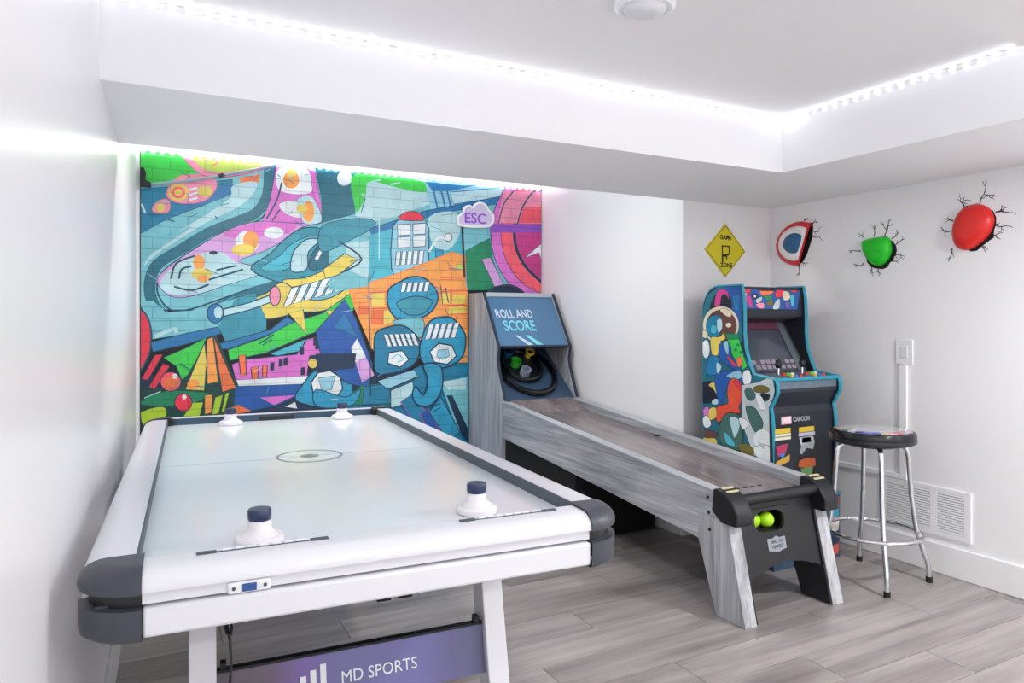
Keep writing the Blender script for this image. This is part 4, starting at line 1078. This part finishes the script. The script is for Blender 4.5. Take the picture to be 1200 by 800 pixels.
# target board with rings and coloured cups
def bp_(u, m, w):
    y0, z0, y1, z1 = 4.125, .688, 4.62, 1.08
    L = math.hypot(y1-y0, z1-z0); ny, nz = -(z1-z0)/L, (y1-y0)/L
    return (u, y0+(y1-y0)*m+ny*w, z0+(z1-z0)*m+nz*w)
LB = math.hypot(.495,.392)
def bbx(u0,u1,s0,s1,w0,w1): return MB().hexa([bp_(u0,s0,w0),bp_(u1,s0,w0),bp_(u1,s1,w0),bp_(u0,s1,w0),bp_(u0,s0,w1),bp_(u1,s0,w1),bp_(u1,s1,w1),bp_(u0,s1,w1)])
tg = build('target_board', bbx(SX0+.026, SX1-.026, 0, 1, -.02, 0), mat('target_navy',(48,72,98),.4), sk)
def bring(nm, cu, cm, ru, rm, tube, w, m):
    pts = [bp_(cu+ru*math.cos(2*PI*k/36), cm+rm*math.sin(2*PI*k/36)/LB, w) for k in range(36)]
    return build(nm, MB().tube(pts, tube, 8, True), m, tg, smooth=True)
bring('outer_ring', 2.41, .43, .205, .235, .022, .016, GLOSSBLK)
bring('middle_ring', 2.385, .50, .145, .155, .018, .022, GLOSSBLK)
build('ring_floor', MB().prism([(2.385+.145*math.cos(2*PI*k/28), .50+.155*math.sin(2*PI*k/28)/LB) for k in range(28)], bp_, .001, .006), mat('ring_black',(26,34,42),.3), tg)
for u, m_, c, nm in ((2.33,.70,(34,84,140),'blue'),(2.50,.68,(222,190,70),'yellow'),(2.348,.53,(60,190,60),'green'),(2.385,.385,(150,158,172),'grey')):
    pr = [(.036,0),(.037,.05),(.031,.05),(.030,.004),(0,.004)]
    build('score_cup', MB().lathe(pr, seg=20, fn=lambda x,y,z,u=u,m_=m_: bp_(u+x, m_+y/LB, z+.004)), mat('cup_'+nm, c, .25), tg, smooth=True)
build('handle_arch', MB().tube([(2.36+.13*math.cos(PI-PI*k/10), 4.56, 1.405+.05*math.sin(PI*k/10)) for k in range(11)], .011, 8), mat('navy_edge'), sk, smooth=True)

# balls in the opening
NEON = mat('neon_ball', (176,232,30), .45, bump=.1, nscale=300)
for i, (x, yy, zz, lab) in enumerate(((2.400,2.192,.3605,'neon green ball in the machine opening, right one'), (2.338,2.21,.3605,'neon green ball in the machine opening, left one'))):
    mb = MB(); bmesh.ops.create_icosphere(mb.bm, subdivisions=3, radius=.033)
    for v in mb.bm.verts: v.co += Vector((x,yy,zz))
    o = build('ball', mb, NEON, None, smooth=True, angle=180); tag(o, lab, 'ball', 'balls in the machine opening')
# ------------------------------------------------------------------ arcade cabinet
AX0, AX1 = 2.728, 3.196
ac = thing('arcade_cabinet', ((AX0+AX1)/2, 2.44, 0), 'upright arcade cabinet with comic style side art and teal edges by the forward wall', 'arcade cabinet')
SIDE = [(2.455,.335),(2.93,.335),(2.93,1.262)] + [(2.82+.11*math.cos(PI/2*k/6), 1.262+.132*math.sin(PI/2*k/6)) for k in range(1,7)] + [(2.652,1.392),(2.641,1.33),(2.637,1.23),(2.637,1.15),(2.628,1.07),(2.602,.995),(2.575,.945),(2.436,.927),(2.428,.90),(2.428,.862),(2.468,.79),(2.462,.76),(2.455,.70)]
APR = print_mat('cabinet_print', .35)
for a, b, left in ((AX0, AX0+.018, True), (AX1-.018, AX1, False)):
    sp_ = build('side_panel', MB().prism(SIDE, yzx, a, b), CABBLK, ac)
    build('edge_trim', MB().tube([((a+b)/2,u,v) for u, v in SIDE], .0098, 6, True), TEAL, sp_)
# convex pieces used to keep the side art inside the panel outline
def art_on(name, art, pieces):
    first = True
    for pl_ in pieces:
        o = print_mesh(name, art, PALETTE, lambda u,v,w: (AX0-.0006-w-(AX0+AX1)/2, u-2.44, v), APR, ac, pl_, step=.00004)
def planes(poly):
    out = []; n = len(poly)
    for i in range(n):
        (x0,y0),(x1,y1) = poly[i], poly[(i+1) % n]
        out.append((y1-y0, -(x1-x0), (y1-y0)*x0-(x1-x0)*y0))
    return out
up = [(2.645,1.10),(2.928,1.10),(2.928,1.262),(2.90,1.345),(2.82,1.390),(2.655,1.388),(2.645,1.33)]
mid = [(2.578,.945),(2.928,.945),(2.928,1.10),(2.638,1.10),(2.605,.995)]
dk = [(2.436,.865),(2.928,.865),(2.928,.945),(2.578,.945),(2.436,.926)]
lo1 = [(2.472,.79),(2.928,.79),(2.928,.865),(2.432,.865)]
lo2 = [(2.460,.34),(2.928,.34),(2.928,.79),(2.470,.79)]
art_on('side_art', CABINET_ART, [planes(q) for q in (up, mid, dk, lo1, lo2)])
I0, I1 = AX0+.018, AX1-.018
# marquee, bezel, screen
mq = build('marquee', MB().hexa([(I0,2.652,1.236),(I1,2.652,1.236),(I1,2.672,1.236),(I0,2.672,1.236),(I0,2.656,1.378),(I1,2.656,1.378),(I1,2.676,1.378),(I0,2.676,1.378)]), CABBLK, ac)
print_mesh('marquee_art', MARQUEE_ART, PALETTE, lambda u,v,w: (I0+(u-I0)*1.17-(AX0+AX1)/2, 2.6515+(v-1.236)*.028-w-2.44, v), APR, ac, [(-1,0,-I0-.004),(1,0,I0+(I1-I0-.004)/1.17),(0,-1,-1.24),(0,1,1.374)], step=.00004)
build('top_cover', MB().box(I0, I1, 2.66, 2.84, 1.372, 1.388), CABBLK, ac)
build('cabinet_back', MB().box(I0, I1, 2.905, 2.925, .34, 1.30), CABBLK, ac)
build('speaker_panel', MB().hexa([(I0,2.665,1.225),(I1,2.665,1.225),(I1,2.80,1.20),(I0,2.80,1.20),(I0,2.665,1.236),(I1,2.665,1.236),(I1,2.80,1.236),(I0,2.80,1.236)]), BLACK, ac)
def ap(u, s, w):
    y0, z0, y1, z1 = 2.775, 1.215, 2.612, .945
    L = math.hypot(y1-y0, z1-z0); ny, nz = (z1-z0)/L, -(y1-y0)/L
    return (u, y0+(y1-y0)*s+ny*w, z0+(z1-z0)*s+nz*w)
def abox(u0,u1,s0,s1,w0,w1): return MB().hexa([ap(u0,s1,w1),ap(u1,s1,w1),ap(u1,s1,w0),ap(u0,s1,w0),ap(u0,s0,w1),ap(u1,s0,w1),ap(u1,s0,w0),ap(u0,s0,w0)])
bz = build('bezel', abox(I0, I1, 0, 1, -.02, -.008), mat('bezel_grey',(64,70,78),.35), ac)
build('bezel_frame', abox(I0+.03,I1-.075,.02,.17,-.008,.002), mat('bezel_art',(112,64,86),.4,noise=.5,nscale=40), bz)
build('bezel_frame', abox(I1-.075,I1-.03,.02,.98,-.008,.002), mat('bezel_side',(96,104,112),.4,noise=.3,nscale=60), bz)
sc_ = build('screen', abox(I0+.03, I1-.085, .19, .97, -.008, -.002), mat('screen_glass',(74,78,92),.12,coat=.4), ac)
for k in range(2):
    for j in range(7):
        u = I0+.05+.045*j+.006*((j*7+k*3)%4); build('screen_text_block', abox(u, u+.030, .76+.1*k, .83+.1*k, -.002, -.0012), mat('screen_lilac',(150,138,156),.3), sc_)  # pinkish deck reflection drawn as flat lilac blocks on the glass
# control deck
dk_ = lambda u,s,w: (u, 2.60-.158*s, .944-.019*s+w)
deck = build('control_deck', MB().hexa([dk_(I0,1,-.06),dk_(I1,1,-.06),dk_(I1,0,-.06),dk_(I0,0,-.06),dk_(I0,1,0),dk_(I1,1,0),dk_(I1,0,0),dk_(I0,0,0)]), mat('deck_print',(96,112,128),.35,noise=.35,nscale=30), ac)
build('deck_edge', MB().tube([(I0-.01,2.437,.926),(I1+.01,2.437,.926)], .0095, 8), TEAL, ac)
for u in (I0+.10, I1-.16):
    j_ = build('joystick', MB().tube([dk_(u,.5,0), dk_(u,.5,.05)], .005, 10), CHROME, deck)
    build('joystick_ball', MB().lathe([(0,.040),(.010,.042),(.0155,.052),(.0165,.064),(.013,.078),(.007,.086),(0,.088)], seg=16, fn=lambda x,y,z,u=u: (u+x, 2.521+y, .934+z)), GLOSSBLK, j_, smooth=True)
bc = [(230,60,50),(90,220,60),(230,230,235),(240,190,50),(60,120,220),(230,60,50)]
for g, u0 in ((0, I0+.165), (1, I1-.095)):
    for k in range(6):
        u = u0+.031*(k % 3); s_ = .35+.32*(k//3)
        build('button', MB().lathe([(.0125,0),(.0125,.005),(.0095,.006),(.009,.010),(0,.0105)], seg=14, fn=lambda x,y,z,u=u,s_=s_: dk_(u+x, s_-y/.158, z)), mat('button_%d' % k, bc[k], .25), deck, smooth=True)
# front panel
build('front_board', MB().prism([(2.445,.905),(2.455,.905),(2.50,.79),(2.478,.755),(2.478,.34),(2.466,.34),(2.466,.76),(2.478,.79),(2.440,.862)], yzx, I0, I1), CABBLK, ac)
def lg(u0,u1,z0,z1,name,m,parent,skew=.0): 
    return build(name, MB().hexa([(u0,2.4645,z0),(u1,2.4645,z0+skew),(u1,2.466,z0+skew),(u0,2.466,z0),(u0,2.4645,z1),(u1,2.4645,z1+skew),(u1,2.466,z1+skew),(u0,2.466,z1)]), m, parent)
ox = (AX0+AX1)/2
def lt(text, size, m, parent, u, z, sx=1.0, bold=0.0, lab='logo_lettering'): return lettering(lab, text, size, m, parent, lambda a,b,w: (u+a-ox, 2.4640-w-2.44, z+b), .0004, sx=sx, bold=bold)
RB = lg(2.803,2.874,.703,.741,'logo_plate',mat('logo_rose',(226,170,186),.4),ac); lt('MARVEL',.030,mat('logo_white',(245,240,244),.4),RB,2.8385,.722,.62,.0012)
lt('CAPCOM',.030,mat('logo_grey',(160,162,166),.4),ac,2.945,.7225,.95,.0015)
YL = mat('logo_yellow',(216,186,60),.4); CRM = mat('logo_cream',(222,222,200),.4); LIL = mat('logo_lilac',(190,186,214),.4)
a_ = lg(2.752,2.868,.660,.684,'logo_plate',YL,ac); lg(2.756,2.870,.628,.658,'logo_strip',CRM,a_); lg(2.757,2.869,.642,.6455,'logo_line',CABBLK,a_)
a_ = lg(2.928,3.038,.656,.681,'logo_plate',YL,ac); lg(2.926,3.044,.636,.653,'logo_strip',LIL,a_)
a_ = build('logo_plate', MB().prism([(2.93,.63),(3.03,.632),(3.042,.60),(3.03,.565),(2.985,.575),(2.95,.545),(2.935,.55),(2.945,.585)], lambda u,v,w: (u,w,v), 2.4645, 2.466), mat('logo_silver',(196,202,208),.4), ac); lg(2.95,3.015,.602,.628,'logo_strip',mat('logo_maroon',(130,38,48),.4),a_)
a_ = build('logo_plate', MB().prism([(2.765,.60),(2.85,.608),(2.84,.575),(2.825,.55),(2.78,.548)], lambda u,v,w: (u,w,v), 2.4645, 2.466), mat('logo_magenta',(176,52,92),.4), ac)
build('logo_strip', MB().prism([(2.785,.56),(2.83,.562),(2.815,.535)], lambda u,v,w: (u,w,v), 2.4640, 2.4645), mat('logo_blue',(60,120,200),.4), a_)
build('logo_strip', MB().prism([(2.752,.495),(2.77,.525),(2.862,.552),(2.86,.52),(2.78,.50)], lambda u,v,w: (u,w,v), 2.4640, 2.4650), mat('logo_gold',(198,158,60),.4), a_)
a_ = build('logo_plate', MB().prism([(2.925,.485),(2.93,.515),(2.985,.525),(3.045,.518),(3.05,.48),(2.985,.475)], lambda u,v,w: (u,w,v), 2.4645, 2.466), mat('logo_orange',(224,110,50),.4), ac)
build('logo_strip', MB().prism([(2.94,.475),(3.03,.478),(3.02,.43),(2.99,.42),(2.95,.435)], lambda u,v,w: (u,w,v), 2.4640, 2.4650), mat('logo_green',(120,176,110),.4), a_)
# riser
rs = build('riser', MB().box(AX0+.002, AX1+.012, 2.445, 2.93, 0, .325), mat('riser_print',(60,84,110),.4,noise=.8,nscale=24), ac)
build('riser_edge', MB().tube([(AX0+.002,2.445,.33),(AX1+.012,2.445,.33)], .008, 6), TEAL, rs)
for k, c in enumerate(((210,70,60),(60,150,180),(230,220,210),(40,50,80),(200,90,80))):
    build('riser_patch', MB().prism([(3.135+.01*(k%2),.30-.06*k),(3.20,.31-.06*k),(3.195,.262-.06*k),(3.15,.25-.06*k)], lambda u,v,w: (u,w,v), 2.4432, 2.4448), mat('riser_%d' % k, c, .4), rs)

# ------------------------------------------------------------------ bar stool
scx, scy = 3.078, 2.172
st = thing('bar_stool', (scx, scy, 0), 'backless bar stool with black padded seat and chrome legs by the right wall', 'stool')
seat = build('seat', MB().lathe([(0,0.6400),(.168,0.6400),(.180,0.6460),(.186,0.6560),(.186,0.6840),(.181,0.6960),(.168,0.7010)], c=(scx,scy,0), seg=48), mat('seat_vinyl',(16,18,22),.22), st, smooth=True)
build('seat_band', MB().lathe([(.1868,0.6500),(.1876,0.6580),(.1868,0.6660)], c=(scx,scy,0), seg=48), mat('band_gloss',(34,38,44),.1), seat, smooth=True)
build('seat_top', MB().lathe([(.168,0.7010),(.150,0.7040),(.08,0.7060),(0,0.7065)], c=(scx,scy,0), seg=48), mat('seat_clear',(206,208,214),.06,coat=.8), seat, smooth=True)
pc_ = [(214,60,100),(226,228,232),(90,140,120),(232,232,236),(70,90,160),(110,120,200),(60,70,170),(206,190,140),(230,160,170),(200,80,90),(120,170,200),(214,60,100)]
for k in range(12):
    a0 = math.radians(140+k*12.6); a1 = a0+math.radians(12)
    pts = [(scx+r*math.cos(a), scy+r*math.sin(a)) for r, a in ((.167,a0),(.167,(a0+a1)/2),(.167,a1),(.135,a1),(.125,(a0+a1)/2),(.138,a0))]
    build('seat_print', MB().prism(pts, lambda u,v,w: (u,v,w), .7025, .7072), mat('print_%d' % k, pc_[k], .15, coat=.5), seat)
LEGS = ((2.907,1.975),(3.261,2.015),(3.249,2.368),(2.895,2.33))
for fx, fy_ in LEGS:
    dx, dy = fx-scx, fy_-scy; l = math.hypot(dx,dy); dx, dy = dx/l, dy/l
    pts2 = [(.06,0.6340),(.10,0.6340),(.128,0.6300),(.145,0.6180),(.152,0.6000),(.156,.57),(.168,.40),(.185,.27),(.192,.235),(.205,.19),(.222,.135),(.234,.10),(.240,.075),(.243,.03),(.244,.004)]
    lgm = build('leg', MB().tube([(scx+dx*r, scy+dy*r, z) for r, z in pts2], .0115, 12), CHROME, st, smooth=True)
    build('rubber_foot', MB().tube([(scx+dx*.2438, scy+dy*.2438, 0.0), (scx+dx*.2432, scy+dy*.2432, .026)], .0142, 12), RUBBER, lgm, smooth=True)
build('footrest_ring', MB().tube([(scx+.208*math.cos(2*PI*k/48), scy+.208*math.sin(2*PI*k/48), .225) for k in range(48)], .0098, 10, True), CHROME, st, smooth=True)
build('swivel_plate', MB().lathe([(0,0.6260),(.11,0.6260),(.11,0.6400),(0,0.6400)], c=(scx,scy,0), seg=28), BLACK, st)

# ------------------------------------------------------------------ right wall: vent, cover plate, cable raceway
vt = thing('wall_vent', (XR, 2.14, .19), 'white double louvre air vent low on the right wall', 'vent')
vy0, vy1, vz0, vz1 = 1.915, 2.365, .178, .412
fm_ = MB()
b1, b2 = (2.105, 2.335), (1.945, 2.075)
fm_.box(XR-.008, XR, vy0, b2[0], vz0, vz1).box(XR-.008, XR, b2[1], b1[0], vz0, vz1).box(XR-.008, XR, b1[1], vy1, vz0, vz1)
for q in (b1, b2): fm_.box(XR-.008, XR, q[0], q[1], vz0, .203).box(XR-.008, XR, q[0], q[1], .392, vz1)
build('frame', fm_, TRIM, vt)
for q in (b1, b2):
    build('duct_shade', MB().box(XR-.0012, XR-.0004, q[0], q[1], .203, .392), mat('vent_dark',(120,122,126),.7), vt)
    for k in range(16):
        z = .2085+.0118*k
        build('slat', MB().hexa([(XR-.009,q[0],z-.003),(XR-.007,q[0],z-.0035),(XR-.007,q[1],z-.0035),(XR-.009,q[1],z-.003),(XR-.0035,q[0],z+.005),(XR-.0015,q[0],z+.0045),(XR-.0015,q[1],z+.0045),(XR-.0035,q[1],z+.005)]), TRIM, vt)
cpv = thing('cover_plate', (XR, 2.24, .99), 'white switch cover plate on the right wall above the stool', 'cover plate')
build('plate', MB().box(XR-.006, XR, 2.194, 2.286, .992, 1.118), TRIM, cpv, bevel=.003)
build('insert', MB().box(XR-.009, XR-.005, 2.222, 2.258, 1.025, 1.087), mat('insert_white',(226,228,232),.3), cpv, bevel=.002)
rw = thing('cable_raceway', (XR, 2.245, .42), 'white cable raceway running from the cover plate down and left', 'raceway')
build('vertical_channel', MB().box(XR-.012, XR-.0005, 2.224, 2.262, .44, .992), WALL, rw, bevel=.002)
build('horizontal_channel', MB().box(XR-.012, XR-.0005, 2.224, YF-.001, .415, .44), WALL, rw, bevel=.002)

# ------------------------------------------------------------------ yellow diamond sign on the forward wall
sg = thing('diamond_sign', (3.054, YF, 1.465), 'yellow diamond shaped zone sign above the arcade cabinet', 'sign')
dm = lambda k: [(3.054+.161*k,1.622),(3.054,1.622+.157*k),(3.054-.161*k,1.622),(3.054,1.622-.157*k)]
YEL = mat('sign_yellow',(222,206,34),.4); SBK = mat('sign_black',(40,36,16),.5); OLV = mat('sign_border',(150,138,26),.5)
build('plate', MB().prism(dm(1), lambda u,v,w: (u,w,v), YF-.006, YF-.0005), YEL, sg, bevel=.002)
build('border', MB().prism(dm(.95), lambda u,v,w: (u,w,v), YF-.0068, YF-.006, holes=[dm(.91)]), OLV, sg)
lettering('sign_lettering', 'GAME', .036, SBK, sg, lambda u,v,w: (u, -.0066-w, .232+v), .0004, sx=.95, bold=.001)
lettering('sign_lettering', 'ZONE', .036, SBK, sg, lambda u,v,w: (u+.006, -.0066-w, .070+v), .0004, sx=.95, bold=.001)
pic = MB()
for x0,x1,z0,z1 in ((-.032,.034,.178,.186),(-.03,-.022,.135,.178),(.024,.032,.135,.178),(-.03,.026,.128,.136),(-.03,-.018,.086,.128),(.004,.012,.104,.128),(-.018,.012,.120,.128)): pic.box(3.054+x0, 3.054+x1, YF-.0068, YF-.0060, 1.465+z0, 1.465+z1)
build('pictogram', pic, SBK, sg)

# ------------------------------------------------------------------ three novelty wall lamps breaking through crack decals
CRK = mat('crack_print',(62,64,70),.7)
def cracks(parent, lines, hole, seed):
    rnd = random.Random(seed); mb = None
    def seg(pts, w0):
        nonlocal mb; n = len(pts)
        fine = [pts[0]]
        for a, b in zip(pts[:-1], pts[1:]):
            for k in (1,2,3):
                t = k/3; j = .006 if k < 3 else 0
                fine.append((a[0]+(b[0]-a[0])*t+rnd.uniform(-j,j), a[1]+(b[1]-a[1])*t+rnd.uniform(-j,j)))
        m = len(fine)
        for i in range(m-1):
            w = w0*(1-i/m)+.0008; w2 = w0*(1-(i+1)/m)+.0006
            a, b = fine[i], fine[i+1]; d = (b[0]-a[0], b[1]-a[1]); l = math.hypot(*d) or 1; nx, ny = -d[1]/l, d[0]/l
            q = [(a[0]+nx*w,a[1]+ny*w),(a[0]-nx*w,a[1]-ny*w),(b[0]-nx*w2,b[1]-ny*w2),(b[0]+nx*w2,b[1]+ny*w2)]
            mb.bm.faces.new([mb.bm.verts.new((XR-.0008-.00001*i,u,v)) for u, v in q])
        if w0 > .002:
            for _ in range(2):
                i = rnd.randrange(1, m-1); a = fine[i]; an = math.atan2(pts[-1][1]-pts[0][1], pts[-1][0]-pts[0][0])+rnd.choice((-1,1))*rnd.uniform(.6,1.1); L = rnd.uniform(.018,.035)
                seg([a,(a[0]+L*math.cos(an),a[1]+L*math.sin(an))], .0011)
    for l in lines:
        mb = MB(); seg(l, .0024); build('crack', mb, CRK, parent)
    build('hole_decal', MB().prism(hole, lambda u,v,w: (w,u,v), XR-.0015, XR-.0004), mat('hole_black',(16,16,18),.8), parent)
def jag(cy, cz, ry, rz, seed, n=22):
    rnd = random.Random(seed)
    return [(cy+ry*(1+rnd.uniform(-.10,.10))*math.cos(2*PI*k/n), cz+rz*(1+rnd.uniform(-.10,.10))*math.sin(2*PI*k/n)) for k in range(n)]
G3 = 'novelty lamps bursting through the right wall'
# 1: red, white and blue dish cut off by the wall
l1 = thing('wall_lamp', (XR, 2.90, 1.54), 'red white and blue round dish lamp set in the cracked right wall', 'wall lamp', G3)
cut = [(2.782,1.775),(2.795,1.69),(2.84,1.59),(2.89,1.525)]
C1 = [[(2.793,1.762),(2.77,1.791)],[(2.80,1.725),(2.756,1.714),(2.734,1.718)],[(2.808,1.695),(2.77,1.685),(2.741,1.685)],[(2.846,1.788),(2.838,1.80)],[(2.884,1.535),(2.888,1.471)],[(2.861,1.559),(2.838,1.532)]]
cracks(l1, C1, [(2.79,1.775),(2.786,1.74),(2.792,1.69),(2.806,1.65),(2.826,1.60),(2.852,1.56),(2.89,1.53),(2.91,1.54),(2.86,1.62),(2.83,1.70),(2.82,1.77)], 3)
cy0, cz0 = 2.878, 1.660
def dish(r0, r1, name, m):
    mb = MB(); n = 48; k = 4
    H_ = lambda r: .014+.05*(1-(r/.162)**2)
    rows = []
    for i in range(k+1):
        r = r0+(r1-r0)*i/k
        row_ = []
        for j in range(n+1):
            a = 2*PI*j/n; y_, z_ = cy0+r*.99*math.cos(a), cz0+r*.77*math.sin(a)
            lim = 2.792+(1.775-z_)*.36       # wall swallows everything beyond this slanted line
            row_.append(mb.bm.verts.new((XR-H_(r), max(y_, lim), z_)))
        rows.append(row_)
    for i in range(k):
        for j in range(n):
            try: mb.bm.faces.new([rows[i][j],rows[i][j+1],rows[i+1][j+1],rows[i+1][j]])
            except ValueError: pass
    bmesh.ops.dissolve_degenerate(mb.bm, dist=1e-5, edges=mb.bm.edges[:])
    o = build(name, mb, m, l1, smooth=True, angle=60)
    sl = o.modifiers.new('thickness','SOLIDIFY'); sl.thickness = .006; sl.offset = 0
RED = mat('lamp_red',(222,40,44),.3); LW = mat('lamp_white',(244,242,242),.3); LB_ = mat('lamp_blue',(38,100,150),.3)
dish(.128,.162,'rim_ring',RED); dish(.075,.128,'pale_ring',LW); dish(.001,.075,'blue_centre',LB_)
build('shell_edge', MB().lathe([(.160,0),(.163,.013)], seg=40, a0=-1.15, a1=2.3, fn=lambda x,y,z: (XR-z, cy0+x*.99 if cy0+x*.99 > 2.792+(1.775-(cz0+y*.77))*.36 else 2.792+(1.775-(cz0+y*.77))*.36, cz0+y*.77)), RED, l1)
# 2: green rounded lump
def blob(name, m, parent, prof, depth, seed, knuckle=0.0):
    """closed outline swollen out of the wall"""
    P = catmull(prof, True, 4); n = len(P); cy_ = sum(p[0] for p in P)/n; cz_ = sum(p[1] for p in P)/n
    mb = MB(); rows = []
    for i in range(9):
        t = i/8; sc__ = math.cos(t*PI/2)**.6 if t < 1 else 0; h = depth*math.sin(t*PI/2)
        if i == 8: rows.append([mb.bm.verts.new((XR-h, cy_, cz_))]*n)
        else:
            r_ = []
            for (u, v) in P:
                uu, vv = cy_+(u-cy_)*sc__, cz_+(v-cz_)*sc__
                bump_ = knuckle*math.cos((vv-cz_)*2*PI/.045)*t if knuckle else 0
                r_.append(mb.bm.verts.new((XR-h-bump_, uu, vv)))
            rows.append(r_)
    for i in range(8):
        for j in range(n):
            q = [rows[i][j],rows[i][(j+1)%n],rows[i+1][(j+1)%n],rows[i+1][j]]; u = []
            for v in q:
                if v not in u: u.append(v)
            if len(u) > 2:
                try: mb.bm.faces.new(u)
                except ValueError: pass
    return build(name, mb, m, parent, smooth=True, angle=80)
l2 = thing('wall_lamp', (XR, 2.39, 1.49), 'bright green rounded lump lamp set in the cracked right wall', 'wall lamp', G3)
C2 = [[(2.408,1.654),(2.406,1.717)],[(2.346,1.647),(2.34,1.686),(2.364,1.718)],[(2.334,1.68),(2.322,1.735)],[(2.31,1.632),(2.268,1.667)],[(2.298,1.597),(2.239,1.625)],[(2.31,1.548),(2.239,1.536)],[(2.322,1.52),(2.274,1.506)],[(2.383,1.49),(2.377,1.444)],[(2.421,1.499),(2.433,1.459)],[(2.466,1.519),(2.518,1.499)],[(2.485,1.585),(2.558,1.591)],[(2.472,1.654),(2.498,1.681)]]
cracks(l2, C2, jag(2.372,1.570,.086,.084,5), 4)
FIST = [(2.470,1.640),(2.395,1.648),(2.335,1.638),(2.318,1.575),(2.340,1.525),(2.380,1.498),(2.430,1.512),(2.470,1.570),(2.482,1.612)]
blob('body', mat('lamp_green',(14,196,26),.4), l2, [(y_-.012,z_) for y_,z_ in FIST], .05, 1, .0025)
# 3: red egg shaped dome
l3 = thing('wall_lamp', (XR, 1.90, 1.53), 'red egg shaped dome lamp set in the cracked right wall', 'wall lamp', G3)
C3 = [[(1.879,1.751),(1.855,1.808),(1.851,1.857)],[(1.855,1.788),(1.813,1.781)],[(1.948,1.745),(1.978,1.786)],[(1.958,1.762),(1.943,1.776)],[(1.813,1.702),(1.767,1.696),(1.727,1.681)],[(1.799,1.70),(1.776,1.726)],[(1.822,1.643),(1.785,1.634),(1.74,1.624)],[(1.832,1.604),(1.79,1.58)],[(1.87,1.568),(1.855,1.527)],[(2.009,1.639),(2.061,1.645)],[(1.999,1.685),(2.045,1.701)],[(2.004,1.56),(2.021,1.493)]]
cracks(l3, C3, jag(1.905,1.648,.098,.107,9), 6)
EGG = [(2.0,1.668),(1.968,1.728),(1.905,1.752),(1.848,1.728),(1.822,1.680),(1.830,1.628),(1.865,1.580),(1.930,1.542),(1.985,1.558),(2.004,1.61)]
blob('dome', mat('lamp_scarlet',(226,40,34),.35), l3, [(y_-.006,z_) for y_,z_ in EGG], .05, 2)
